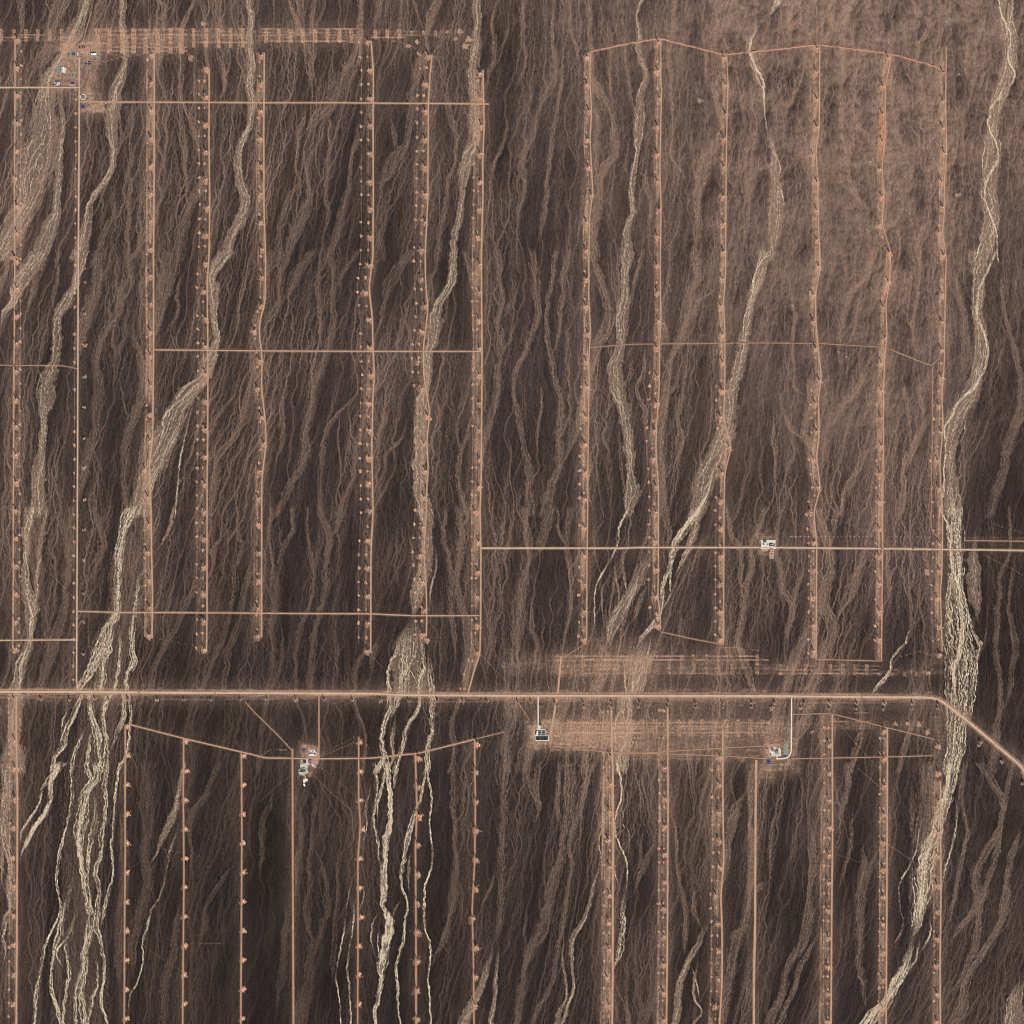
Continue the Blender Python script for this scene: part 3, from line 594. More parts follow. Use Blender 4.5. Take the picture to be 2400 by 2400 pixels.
def make_ground():
    rs=np.random.RandomState(7)
    W=parse_wash()
    # ---- flow drift field (dx/dy) from the traced washes
    num=np.zeros((61,61)); den=np.zeros((61,61))+1e-6
    for k,A,on in W:
        y=np.arange(A[0,1],A[-1,1],20.)
        if len(y)<3: continue
        x=interp1(A[:,1],A[:,0],y); s=np.gradient(x,y); w=interp1(A[:,1],A[:,2],y)
        ix=np.clip(((x-PX0)/(PX1-PX0)*60).round().astype(int),0,60); iy=np.clip(((y-PX0)/(PX1-PX0)*60).round().astype(int),0,60)
        np.add.at(num,(iy,ix),w*np.clip(s,-1,1)); np.add.at(den,(iy,ix),w)
    num+=-0.2*0.6; den+=0.6
    Dc=blur(num.astype(np.float32),2)/blur(den.astype(np.float32),2)
    def fr(v):
        f=(v-PX0)/(PX1-PX0)*60; i=np.clip(f.astype(int),0,59); return i,(f-i).astype(np.float32)
    i,t=fr(gy); R=Dc[i]*(1-t)[:,None]+Dc[i+1]*t[:,None]
    i,t=fr(gx); D=R[:,i]*(1-t)[None]+R[:,i+1]*t[None]
    # ---- flow-line label (x position at the top edge of the stream line)
    X0=np.empty((NY,NX),np.float32); X0[0]=gx; cols=np.arange(NX); RAT=SY/SX
    for r in range(1,NY): X0[r]=np.interp(cols-D[r]*RAT,cols,X0[r-1])
    streak=fbm(X0/5.0,GY/70,11,3); streak2=fbm(X0/16.0,GY/190,21,3); fine=vnoise(X0/2.3,GY/22,31)
    # ---- washes
    M1=np.zeros((NY,NX),np.float32); M2=M1.copy(); M3=M1.copy(); M4=M1.copy(); TH=M1.copy(); T1=M1.copy(); BODY=M1.copy()
    edge1=fbm(X0/6,GY/30,41,3); edge2=fbm(X0/2.6,GY/9,47,2)
    K=lambda y,v: np.full_like(y,v)
    for n,(k,A,on) in enumerate(W):
        r0=max(0,int((A[0,1]-PX0)/SY)); r1=min(NY,int((A[-1,1]-PX0)/SY)+1)
        if r1-r0<2: continue
        y=gy[r0:r1]; xs=interp1(A[:,1],A[:,0],y); hw=np.maximum(interp1(A[:,1],A[:,2],y)*0.5,1.2)
        q=np.random.RandomState(900+n); L=A[-1,1]-A[0,1]
        # strands run out to a point where the wash really ends, and overlap where it goes on
        fl=(70 if k==1 else 120); e0=np.clip((y-A[0,1])/(15 if on[0] else min(fl,.45*L)),0,1); e1=np.clip((A[-1,1]-y)/(15 if on[1] else min(70,.45*L)),0,1)
        e0=e0*e0*(3-2*e0); e1=e1*e1*(3-2*e1); fe=(e0 if on[0] or k>1 else np.sqrt(e0))*(e1 if on[1] else np.sqrt(e1))
        tap=(1 if on[0] else (.12+.88*e0 if k==1 else .5+.5*e0))*(1 if on[1] else .12+.88*e1)
        hw=np.maximum(hw*tap*(1.15 if k==1 else 1),1.0)
        wob=(vnoise(K(y,q.uniform(0,200)),y/46,60+n%37)*0.55+vnoise(K(y,q.uniform(0,200)),y/13,63+n%31)*0.30)*np.minimum(hw,7)+vnoise(K(y,q.uniform(0,200)),y/7.,66)*0.9
        xc=xs+wob
        sl=np.sqrt(1+np.minimum(np.gradient(xs,y)**2,2))
        hx=hw*sl; pad=hx.max()*1.5+8
        c0=max(0,int((xc.min()-pad-PX0)/SX)); c1=min(NX,int((xc.max()+pad-PX0)/SX)+2)
        if c1<=c0: continue
        d=np.abs(GX[r0:r1,c0:c1]-xc[:,None])/hx[:,None]
        e=edge1[r0:r1,c0:c1]*0.46+edge2[r0:r1,c0:c1]*0.24
        sfe=fe[:,None].astype(np.float32)
        v=(1-sstep(*{1:(.62,.95),2:(.78,1.12),3:(.66,1.0),4:(.55,.9)}[k],d+e*(1 if k==1 else .8)))*sfe
        B=[None,M1,M2,M3,M4][k]
        np.maximum(B[r0:r1,c0:c1],v,out=B[r0:r1,c0:c1]); np.maximum(BODY[r0:r1,c0:c1],v,out=BODY[r0:r1,c0:c1])
        # braided threads
        wavg=hw.mean(); nth=int(np.clip(wavg/2.4*{1:2.2,2:1.4,3:3.6,4:3.0}[k],1,48))
        amp={1:1.0,2:0.68,3:1.0,4:1.0}[k]; sub=(T1 if k==1 else TH)[r0:r1,c0:c1]
        for j in range(nth):
            off=q.uniform(-.9,.9) if nth>1 else 0
            o=off*0.7+0.65*vnoise(y/(q.uniform(38,90)*max(1,min(2.2,wavg/11)))+q.uniform(0,200),K(y,j*3.7+n),70+n%40)+np.minimum(1,5/hx)*0.28*vnoise(y/15+q.uniform(0,99),K(y,j*1.3),71)
            xt=xc+np.clip(o,-1.1,1.1)*hx*0.95+vnoise(y/6.5+q.uniform(0,99),K(y,j*2.1),72)*1.1
            inten=amp*np.clip(0.60+0.9*vnoise(y/40+q.uniform(0,99),K(y,j*5.1),73)+0.4*vnoise(y/6+q.uniform(0,99),K(y,j*9.1),74),0,1.15)*fe
            s=np.gradient(xt,y)
            tw=q.uniform(0.45,1.0)*(.95 if k>2 else .75)*np.sqrt(1+s*s)*(1+.6*vnoise(y/12,K(y,j+.5),75))+.30*np.abs(s)*SY
            c=((xt-PX0)/SX).round().astype(int)-c0
            for dc in range(-4,5):
                cc=c+dc; rr=np.nonzero((cc>=0)&(cc<c1-c0))[0]
                val=inten[rr]*np.clip(1.25-np.abs(gx[cc[rr]+c0]-xt[rr])/(tw[rr]*1.15),0,1)
                sub[rr,cc[rr]]=np.maximum(sub[rr,cc[rr]],val)
    # ---- rill network: water parcels routed down the fan by a fixed velocity field, so that they join and stay joined
    bodyb=blur(BODY,2)
    def rills(nnew,wx,wy,amp,gsc,gain,die,seed,P=None,lim=.6):
        if P is None: P=fbm(X0/gsc[0],GY/gsc[1],seed,2)-0.9*bodyb
        V=D+np.clip(gain*-np.gradient(P,axis=1)/SX,-lim,lim)+amp*(vnoise(GX/wx,GY/wy,seed+5)+.5*vnoise(GX/(wx*.5),GY/(wy*.6),seed+6))
        V=(np.clip(V,-1.25,1.25) if lim<1 else np.clip(V,-1.7,1.7)).astype(np.float32)*np.float32(RAT)
        nnew=int(nnew*SY/2.07); die=die*SY/2.07; n0=int(nnew/die*.4)
        out=np.zeros((NY,NX),np.float32); px=rs.uniform(0,NX-1,n0); wt=rs.uniform(.4,1.,n0)
        for r in range(NY):
            px=np.concatenate([px,rs.uniform(0,NX-1,nnew)]); wt=np.concatenate([wt,rs.uniform(.3,1.,nnew)])
            acc=0
            for s in range(3):
                c=np.clip(px.astype(int),0,NX-2); f=px-c
                acc=acc+np.bincount(c,(1-f)*wt,NX)[:NX]+np.bincount(c+1,f*wt,NX)[:NX]
                px=px+(V[r,c]*(1-f)+V[r,c+1]*f)/3
            out[r]=np.maximum(acc/3,0)
            keep=(px>=0)&(px<NX-1)&(rs.uniform(size=len(px))>die); px=px[keep]; wt=wt[keep]
        return out
    ra=rills(17,18.,19.,.50,(34,120),9.,0.0035,101)
    rb=rills(50,9.,10.,.62,(17,60),5.,0.010,141)
    rc=rills(190,4.6,6.,.85,(9,28),3.,0.04,181)
    wxx=X0+10*fbm(GX/50,GY/50,195,2)
    Ph=np.abs(fbm(wxx/70,GY/150,197,3))*1.3+.55*np.abs(fbm(wxx/26,GY/46,199,3))-0.5*bodyb
    rd=np.clip(np.log1p(rills(190,6.,7.,.7,None,16.,0.02,201,Ph,1.4))/1.7,0,1)
    corr=sstep(-.45,.40,fbm(X0/34,GY/330,191,3)+.35*streak2)           # corridors rich and poor in rills
    lg=lambda a,k: np.clip(np.log1p(a)/k,0,1)
    rl=lg(ra,1.25)*(.6+.4*corr)
    rl=np.maximum(rl,0.95*lg(rb,1.25)*(.30+.70*corr)); rl=np.maximum(rl,0.62*lg(rc,1.1)*(.42+.58*corr))
    rl=np.clip(rl*1.12,0,1)**1.25
    return dict(D=D,X0=X0,streak=streak,streak2=streak2,fine=fine,M1=M1,M2=M2,M3=M3,M4=M4,TH=TH,rill=rl,BODY=BODY,T1=T1,corr=corr,rd=rd,Ph=Ph)
# ------------------------------------------------------------------ colours of the desert floor
def s2l(c):
    c = np.asarray(c, np.float32) / 255.0
    return np.where(c <= 0.04045, c / 12.92, ((c + 0.055) / 1.055) ** 2.4).astype(np.float32)
def ctrl(rows):
    a = np.array([[float(v) for v in r.split()] for r in rows.strip().splitlines()], np.float32)
    n = a.shape[0] - 1
    def fr(v):
        f = np.clip(v / 2400 * n, 0, n - 1e-3); i = f.astype(int); t = (f - i).astype(np.float32); return i, t * t * (3 - 2 * t)
    i, t = fr(gy); R = a[i] * (1 - t)[:, None] + a[i + 1] * t[:, None]
    i, t = fr(gx)
    return R[:, i] * (1 - t)[None] + R[:, i + 1] * t[None]
BASE = ctrl("""
72 70 78 76 74 88 118 112 108
78 68 72 66 70 82 100 106 96
74 66 64 62 68 78 92 100 72
66 66 68 70 70 74 82 94 68
66 66 64 64 66 66 66 80 58
64 62 59 58 64 70 66 64 56
64 59 56 60 64 68 64 62 58
62 57 54 57 58 60 60 59 60
62 56 53 55 58 60 60 58 61""")
TADD = ctrl("""
8 8 6 4 4 4 0 0 0
6 6 6 4 4 4 0 0 0
4 4 4 4 4 4 0 0 0
2 2 2 4 6 6 4 2 2
2 2 2 4 8 10 10 10 8
0 0 0 4 12 16 16 16 14
0 0 0 4 14 20 20 22 22
0 0 0 4 12 20 22 22 24
0 0 0 4 12 20 22 22 24""")
HILL = ctrl("""
0 0 .05 .15 .35 .6 1 1 .9
0 0 .05 .15 .25 .5 .95 1 .9
0 0 0 .1 .15 .3 .7 .9 .55
0 0 0 .05 .05 .15 .45 .7 .35
0 0 0 0 0 .05 .1 .2 .05
0 0 0 0 0 0 0 0 0
0 0 0 0 0 0 0 0 0
0 0 0 0 0 0 0 0 0
0 0 0 0 0 0 0 0 0""")
# strips of driven-over ground beside the turbine rows: row, left, right (tile units from the road), strength, pole-mark columns
STRIPS = """
A 8 50 .34 46
C -60 -5 .55 -50
D -76 -5 .24 -32 -76
E -60 -5 .42 -36
F -50 -5 .30 -35 -90
G -50 -5 .30 -36 -84
H -72 -5 .48 -36 -66
I -48 -5 .58 -30 -58
J -46 -5 .55 -26 -70
K -42 -5 .55 -28 -62
L -46 -5 .62 -58 -26
M -46 -5 .60 -26 -48
N -46 -5 .58 -26 -70
A2 -62 -5 .40 -56
P6 -20 -3 .15
P7 -16 -3 .15
P8 -88 -5 .52 -66 -26
P9 -74 -5 .48 -64 -30
P10 -90 -5 .42 -78 -34
P12 -92 -5 .44 -60 -26
P13 -58 -5 .46 -54 -24
P14 -58 -5 .38 -46
P1 -40 -4 .16
P2 -20 -4 .1
P3 -20 -4 .1
P4 -30 30 .18
P5 -26 20 .16
P11 -60 40 .22
B -26 26 .14 -24
"""
ROADLIST = [(h[0], float(h[1]), h[2], p) for h, p in lines_of(ROADS)]
TROWS = {h[0]: p for h, p in lines_of(TURB)}
FROWS = {h[0]: p for h, p in lines_of(FOUND)}
PROWS = {h[0]: p for h, p in lines_of(PYL)}

def colour_ground(g):
    X0, streak, streak2, fine, rill = g['X0'], g['streak'], g['streak2'], g['fine'], g['rill']
    Z = lambda: np.zeros((NY, NX), np.float32)
    white = np.random.RandomState(5).uniform(-1, 1, (NY, NX)).astype(np.float32)
    q = np.random.RandomState(77)
    # ---------- badland ridges of the north-east
    Ph, rd = g['Ph'], g['rd']
    wx = GX + 9 * fbm(GX / 26, GY / 26, 205, 2)
    r2 = np.abs(fbm(wx / 15, GY / 21, 221, 3)); r3 = np.abs(fbm(wx / 6.5, GY / 8, 231, 2)); varn = sstep(-.05, .35, fbm(GX / 75, GY / 95, 235, 4))
    ridge = np.clip(Ph * 1.3 + .55 * r2 + .22 * r3, 0, 1.7); vein = rd
    # ---------- base
    lum = BASE * 1.04 - 15 + 2 * HILL + 7.0 * (g['corr'] - .5) + 3.0 * streak2 + 4.5 * streak + 4.0 * fine + 3.2 * white + 5 * fbm(GX / 130, GY / 130, 241, 3)
    lum = lum + HILL * (20 - 36 * (ridge - 0.66) - 18 * varn + 5 * fbm(GX / 60, GY / 60, 251, 3))
    warm = np.clip((lum - 55) / 60, 0, 1)
    col = np.stack([lum, lum * (0.822 - 0.010 * warm), lum * (0.772 - 0.062 * warm)], -1)
    hue = fbm(GX / 150, GY / 220, 261, 3)
    col[..., 0] += 2.0 * hue; col[..., 2] += 2.6 * fbm(GX / 90, GY / 140, 265, 2)
    def over(c, a):
        nonlocal col
        a = np.clip(a, 0, 1)[..., None]
        c = np.asarray(c, np.float32)
        col += (c - col) * a
    loc = np.clip(BASE / 70, .74, 1.1)
    def rel(gain, tint, a):            # lighten relative to the local floor
        nonlocal col
        a = (np.clip(a, 0, 1) * loc)[..., None]
        col += (np.clip(col * gain + np.asarray(tint, np.float32), 0, 235) - col) * a
    speck = 0.5 + 0.5 * white
    TL = np.interp(BASE, [52, 58, 66, 72, 85, 100, 118], [76, 86, 103, 114, 122, 129, 137]).astype(np.float32) + TADD + 5 * hue + 4 * streak; tan = np.stack([TL, TL * .812, TL * .695], -1); tan2 = np.clip(tan * 1.17, 0, 210)
    over(tan2, HILL * vein * (0.34 + .22 * sstep(-.2, .3, hue)))
    over(tan2, rill * (0.86 + .14 * white) * (1 - .5 * HILL) * np.clip((BASE - 42) / 26, .42, .92) * (1 - .3 * HILL) * (1 - .012 * TADD))
    # ---------- washes
    g1 = g['M1'] * (0.55 + 0.34 * streak + 0.22 * fine + 0.12 * white)
    over(tan, g1 * 0.82); over(tan2, np.clip(g['T1'], 0, 1) * (.60 + .34 * white))
    over((142, 117, 99), g['M2'] * (0.62 + .12 * streak + .12 * white))
    over((104, 85, 71), g['M3'] * (0.36 + .18 * streak + .12 * white))
    sp = sstep(.35, .95, fbm(X0 / 2.4, GY / 5, 271, 2) + .45 * white)
    over((196, 178, 154), g['M2'] * sp * 0.26); over((200, 178, 150), g['M3'] * sp * 0.30)
    over((198, 176, 149), g['M4'] * np.clip(.55 + .5 * fine + .35 * streak + .2 * white, .0, 1))
    over((208, 186, 158), g['TH'] * (0.78 + .22 * white))
    # ---------- driven-over ground
    DIRT = Z(); PAD = Z(); LINE = Z()
    roads = {n: p for k, w, n, p in ROADLIST}
    vl = 0.5 + 0.5 * vnoise(GX / 1.7, GY / 160, 281); nA = fbm(GX / 9, GY / 40, 291, 3); nB = fbm(GX / 4, GY / 4, 301, 2); nC = 9 * fbm(GX / 22, GY / 22, 311, 3); nD = fbm(X0 / 6, GY / 18, 321, 3); nE = fbm(GX / 70, GY / 3.4, 325, 2)
    def win(ax, ay, bx, by):
        f = lambda v, st, n: min(n, max(0, int((v - PX0) / st)))
        return np.s_[f(ay, SY, NY):f(by, SY, NY) + 1, f(ax, SX, NX):f(bx, SX, NX) + 1]
    for ln in STRIPS.strip().splitlines():
        t = ln.split(); p = roads[t[0]]; a, b, s = float(t[1]) / S, float(t[2]) / S, float(t[3])
        o = np.argsort(p[:, 1]); xr = np.interp(gy, p[o, 1], p[o, 0]); ins = ((gy > p[:, 1].min()) & (gy < p[:, 1].max())).astype(np.float32)
        sl = np.s_[:, max(0, int((xr.min() - 40 - PX0) / SX)):min(NX, int((xr.max() + 40 - PX0) / SX))]
        u = GX[sl] - xr[:, None]
        m = sstep(a - 2.5, a + 1.5, u) * (1 - sstep(b - 1, b + 2.5, u)) * ins[:, None]
        m = 1.3 * m * np.clip(0.75 + 0.75 * nA[sl], .15, 1.3) * (0.62 + 0.55 * vl[sl])
        halo = np.exp(-(u / 7.0) ** 2) * ins[:, None] * 0.20
        DIRT[sl] = np.maximum(DIRT[sl], np.maximum(m * s, halo))
        ph = q.uniform(0, 30)
        for c in t[4:]:
            xo = float(c) / S; y0, y1 = p[:, 1].min(), p[:, 1].max()
            if float(c) < -40 and t[0] in 'IJKLMN': y0 = y0 + 0.55 * (y1 - y0)
            y = y0 + ph % 32.4
            seg_paint(LINE, [(np.interp(yy, p[o, 1], p[o, 0]) + xo, yy) for yy in np.arange(y0, y1, 30)], 0.5, .34, 1.6)
            while y < y1:
                if q.uniform() > .12:
                    dab(DIRT, np.interp(y, p[o, 1], p[o, 0]) + xo + q.uniform(-.8, .8), y + q.uniform(-1.5, 1.5), q.uniform(2.4, 3.8), q.uniform(.5, .85), rays=6, seed=q.randint(1 << 30)); dab(PAD, np.interp(y, p[o, 1], p[o, 0]) + xo, y, q.uniform(1.6, 3.0), q.uniform(.3, .75), rays=6, seed=q.randint(1 << 30))
                y += 32.4
    for k, w, n, p in ROADLIST:                       # graded verges
        if k == 'main': seg_paint(DIRT, p, w * .5 + 5, .62, 8.0)
        v = {'main': .8, 'pave': .5, 'track': .30, 'concrete': .35}.get(k, .42)
        seg_paint(DIRT, p, w * 0.5 + 1.2, v, 3.0)
        if n == 'MAIN':
            for o, v in ((-8, .30), (-5.5, .42), (5.5, .45), (8.5, .38), (11.5, .30), (15, .25)):
                P = [(x, y + o) for x, y in p if x < 2160]; X = np.arange(-22, 2160, 16.); Y = np.interp(X, [a for a, b in P], [b for a, b in P]) + q.uniform(-.7, .7, len(X))
                seg_paint(LINE, list(zip(X, Y)), .5, v, 1.8)
    for r, P in TROWS.items():
        for (x, y) in P:
            dab(PAD, x + .5, y + 5.5, q.uniform(4.8, 7.0), q.uniform(.6, 1.), rays=6, seed=q.randint(1 << 30))
            dab(DIRT, x - 2, y + 5, q.uniform(7, 10), .45, rays=4, seed=q.randint(1 << 30))
    for r, P in FROWS.items():
        for (x, y) in P:
            dab(PAD, x + .6, y, 5.6, 1.0, rays=7, seed=q.randint(1 << 30)); dab(DIRT, x - 5, y + 3, 6, .5, seed=q.randint(1 << 30))
    for r, P in PROWS.items():
        for (x, y) in P:
            dab(DIRT, x, y + 1.5, q.uniform(3, 5.5), q.uniform(.5, .8), rays=5, seed=q.randint(1 << 30))
    # trial ground-works combs: rows of small dug plots
    def comb(c, r, xs, y0, y1, w, v, lines):
        for x in xs:
            ax, ay = tile(c, r, x, y0); _, by = tile(c, r, x, y1); hw = w / S / 2
            sl = win(ax - hw - 4, ay - 4, ax + hw + 4, by + 4); X = GX[sl]; Y = GY[sl]
            m = (1 - sstep(hw - .6, hw + 1.4, np.abs(X - ax))) * sstep(ay - 1, ay + 1, Y) * (1 - sstep(by - 2, by + 2, Y))
            m = m * (0.72 + 0.4 * nB[sl]) * np.where(((X - ax) / 4.4 % 1 < .4) & ((Y - ay) / 4.4 % 1 < .42), .62, 1)
            DIRT[sl] = np.maximum(DIRT[sl], v * m); PAD[sl] = np.maximum(PAD[sl], (.42 * v if y0 < 300 else .25 * v) * m)
        xa, _ = tile(c, r, min(xs) - 30, 0); xb, _ = tile(c, r, max(xs) + 30, 0)
        for y in lines:
            _, yy = tile(c, r, 0, y)
            pts = [(x, yy + q.uniform(-.8, .8)) for x in np.arange(xa, xb + 20, 20)]
            seg_paint(LINE, pts, .45, q.uniform(.30, .62), 1.6)
    comb(0, 0, [735, 825, 925, 1010, 1100, 1190, 1285, 1370], 212, 405, 34, 1.0, [214, 228, 240, 252, 264, 276, 285, 295, 304, 316, 330, 344, 357, 372, 386])
    comb(0, 0, [1460, 1555, 1648, 1740, 1830], 212, 360, 26, .95, [216, 238, 262, 285, 296, 320])
    comb(0, 0, [10, 105, 195, 285, 375, 465, 555], 218, 312, 24, .7, [262, 285, 298])
    comb(1, 0, [78, 170, 262, 355, 445, 540, 630, 720], 218, 325, 28, .95, [216, 232, 247, 262, 280, 296, 312])
    comb(1, 0, [900, 990, 1080], 222, 292, 26, .85, [222, 240, 262, 285]); comb(1, 0, [1175, 1265, 1355], 230, 272, 24, .7, [240, 268])
    comb(2, 2, [430, 520, 610, 700, 795, 890, 985, 1080, 1170, 1260, 1350, 1435, 1530, 1615, 1705, 1800, 1890], 1562, 1705, 34, .80, [1578, 1590, 1604, 1620, 1640, 1652, 1665, 1680])
    comb(2, 2, [355, 440, 535, 625, 720, 810, 905, 1095, 1185, 1280, 1370, 1470, 1560, 1660, 1850], 1075, 1228, 26, .62, [1090, 1118, 1150, 1185, 1220])
    comb(3, 2, [95, 190, 285, 470, 565, 655, 745], 1145, 1230, 26, .66, [1160, 1190, 1218]); comb(3, 2, [420, 505, 600, 690], 1562, 1640, 26, .45, [1580, 1605, 1640])
    comb(3, 2, [845, 935, 1030, 1120, 1210], 1205, 1240, 26, .5, [1205, 1215])
    for c, r, x, y in [(3,2,965,1600),(3,2,1055,1598),(3,2,1140,1603),(1,0,1445,240),(1,0,1540,238),(1,0,1605,300),(1,0,1580,350),(1,0,1510,290),(1,0,1215,315),(1,0,1150,348),(1,0,1225,405),(3,2,335,1660),(0,0,1530,180),(0,0,1440,440),(1,2,1290,970),(3,2,1610,990),(3,2,1200,455),(3,2,1600,1745),(3,2,1210,1215),(3,2,1205,1665)]:
        dab(DIRT, *tile(c, r, x, y), q.uniform(4, 7), q.uniform(.6, .85), rays=7, seed=q.randint(1 << 30))
    def patch(c, r, x0, y0, x1, y1, v, e=30):
        ax, ay = tile(c, r, x0, y0); bx, by = tile(c, r, x1, y1); e = e / S; sl = win(ax - e - 14, ay - e - 14, bx + e + 14, by + e + 14); n = nC[sl]; X = GX[sl] + n; Y = GY[sl] + n
        m = sstep(ax - e, ax + e, X) * (1 - sstep(bx - e, bx + e, X)) * sstep(ay - e, ay + e, Y) * (1 - sstep(by - e, by + e, Y))
        DIRT[sl] = np.maximum(DIRT[sl], 1.3 * v * m * (.72 + .40 * nD[sl] + .30 * nE[sl]))
    patch(2, 2, 300, 1060, 1090, 1260, .55, 60); patch(2, 2, 1560, 990, 1800, 1120, .35, 50); patch(2, 2, 1080, 1080, 1620, 1230, .20, 40)
    patch(2, 2, 120, 1560, 1010, 1790, .74, 40); patch(2, 2, 1000, 1570, 1960, 1700, .52, 30); patch(2, 2, 640, 1760, 1960, 1880, .42, 40)
    patch(3, 2, -60, 1560, 240, 1960, .5, 60); patch(3, 2, 230, 1420, 1300, 1500, .25, 30); patch(3, 2, 1220, 1420, 1340, 1900, .35, 40)
    patch(2, 2, -60, 1395, 1960, 1475, .30, 20); patch(0, 2, -60, 1370, 1960, 1425, .28, 18); patch(1, 2, -60, 1375, 1960, 1430, .30, 18)
    patch(0, 2, -60, 1330, 1960, 1356, .35, 12); patch(1, 2, -60, 1338, 1960, 1372, .38, 12); patch(2, 2, -60, 1340, 1960, 1380, .38, 12); patch(3, 2, -60, 1362, 1250, 1392, .38, 12)
    patch(0, 0, 720, 380, 1160, 430, .35, 25); patch(0, 0, 430, 330, 770, 520, .62, 40); patch(0, 0, 400, 500, 620, 690, .62, 30); patch(0, 0, 600, 430, 760, 560, .5, 40)
    patch(0, 0, 600, 640, 700, 860, .6, 25); patch(0, 0, 620, 775, 800, 840, .9, 18); patch(0, 0, 590, 690, 690, 760, .5, 20); patch(0, 0, 1470, 470, 1600, 740, .25, 40)
    patch(1, 2, 330, 1750, 480, 1960, .62, 26); patch(1, 3, 320, -40, 440, 60, .62, 26); patch(1, 2, 380, 1800, 470, 1880, .9, 14)
    patch(2, 2, 120, 1600, 300, 1790, .55, 30); patch(2, 2, 1850, 170, 1990, 330, .5, 25); patch(3, 2, -40, 1680, 180, 1960, .55, 40); patch(3, 2, 0, 1740, 120, 1790, .9, 15)
    patch(3, 2, 330, 300, 380, 1110, .2, 15); patch(3, 2, 1230, 250, 1330, 1250, .3, 30); patch(3, 3, -60, -40, 60, 120, .5, 40)
    patch(0, 0, 700, 215, 1420, 400, .42, 20); patch(0, 0, 1420, 215, 1960, 350, .34, 20); patch(1, 0, -60, 218, 820, 320, .36, 20); patch(1, 0, 820, 225, 1560, 280, .25, 20); patch(0, 0, 460, 300, 780, 470, .8, 40); patch(0, 0, 560, 440, 760, 760, .45, 50)
    patch(2, 2, -80, 1480, 2000, 1560, .22, 30); patch(2, 2, 500, 950, 1130, 1330, .34, 70); patch(2, 2, 1000, 1700, 1960, 1830, .42, 40)
    patch(1, 2, 1860, 1040, 1990, 1240, .3, 60); patch(2, 2, -60, 1060, 420, 1230, .3, 60); patch(2, 2, 1000, 1060, 1700, 1240, .36, 50); patch(3, 2, -60, 1130, 420, 1235, .3, 40); patch(3, 2, 380, 1180, 1260, 1240, .22, 30); patch(3, 2, 200, 1560, 1240, 1650, .3, 40); patch(2, 2, 120, 1570, 1960, 1690, .35, 30)
    for i in range(34): dab(PAD, 1856 + i * 9.8, 1258 + q.uniform(-.5, .5), 1.3, q.uniform(.3, .7), rays=4, seed=i)
    seg_paint(LINE, [(1850, 1258), (2190, 1260)], .5, .3, 1.6)
    for i in range(40): dab(PAD, 2262 + i * 4.2, 1261, 1.0, q.uniform(.2, .5), seed=i)
    # isolated wheel tracks
    for txt in ["1 2 20,960 130,1090 250,1340", "1 2 480,1000 620,1180 640,1250", "1 3 440,60 560,180 720,320 740,560", "1 3 500,0 740,200", "1 3 470,90 640,400 700,600", "1 3 30,250 200,100 330,20",
                "0 2 0,215 100,280", "0 2 330,430 450,530 580,680", "0 2 400,1120 540,1230", "0 2 1170,950 1530,1020", "1 2 1700,1080 1890,1280", "1 2 880,1090 960,1180", "2 3 1180,1340 1310,1130 1400,1000 1540,840",
                "3 2 1640,330 1830,420 1930,480", "3 2 1700,90 1930,160", "3 3 520,655 720,720", "3 3 900,570 1070,690", "3 3 680,0 850,150", "3 3 130,1930 300,1600 420,1340", "3 2 1000,1090 1150,1050 1250,1090", "3 2 950,1190 1200,1210",
                "0 0 700,420 790,470 870,440 1110,400", "0 0 0,285 100,285 180,310 450,300", "0 0 0,320 90,295", "0 0 170,312 300,285 470,295", "0 0 1160,470 1250,410 1400,395 1530,480", "0 0 1640,450 1760,360 1880,380",
                "1 0 60,400 180,340 300,315", "1 0 900,290 1100,320 1260,390", "1 0 1320,420 1440,270", "1 0 1330,430 1610,440", "1 0 1470,270 1620,430", "3 2 390,40 560,70 830,180", "3 2 530,1510 800,1520",
                "1 2 0,1860 120,1790 270,1800", "1 2 130,1640 270,1790", "1 2 490,1830 740,1700", "1 2 480,1850 760,1730", "2 2 20,1670 170,1640", "2 2 1590,1010 1700,1170 1930,1180", "2 2 1600,1020 1930,1050",
                "0 3 980,760 1090,690", "0 3 1090,1350 1380,1540", "0 3 1130,870 1200,1130 1230,1450", "0 3 1160,600 1380,640", "0 3 1440,1320 1800,1330", "3 0 365,60 372,330", "2 0 760,560 860,620", "1 1 560,160 790,160",
                "3 2 1930,1890 1840,1855", "3 2 240,1340 560,1210", "3 2 500,1560 850,1960", "3 2 0,1770 130,1730", "2 2 1620,1030 1760,1290", "2 2 1640,1030 1820,1320", "2 2 1600,1040 1690,1250"]:
        t = txt.split(); P = np.array([tile(int(t[0]), int(t[1]), *map(float, p.split(','))) for p in t[2:]])
        s = np.linspace(0, len(P) - 1, 24); X = np.interp(s, range(len(P)), P[:, 0]); Y = np.interp(s, range(len(P)), P[:, 1])
        seg_paint(LINE, list(zip(X + q.uniform(-.6, .6, 24), Y + q.uniform(-.6, .6, 24))), .45, q.uniform(.2, .42), 1.8)
    dust = np.maximum(DIRT, np.maximum(.75 * blur(DIRT, 3), .95 * blur(DIRT, 8)))
    over((180, 144, 119), np.clip(dust * 1.2, 0, .95) * (0.86 + .14 * white)); over((196, 156, 131), LINE)
    grain = fbm(GX / 3, GY / 3, 331, 2)
    padc = np.stack([196 + 14 * grain, 143 + 12 * grain, 112 + 12 * grain], -1)
    over(padc, PAD * (0.80 + .2 * white))
    # red soil of some stretches
    red = np.exp(-(((GX - 2070) / 14) ** 2)) * sstep(230, 300, GY) * (1 - sstep(340, 400, GY))
    over((190, 122, 92), red.astype(np.float32) * .5 * np.clip(DIRT * 2, 0, 1))
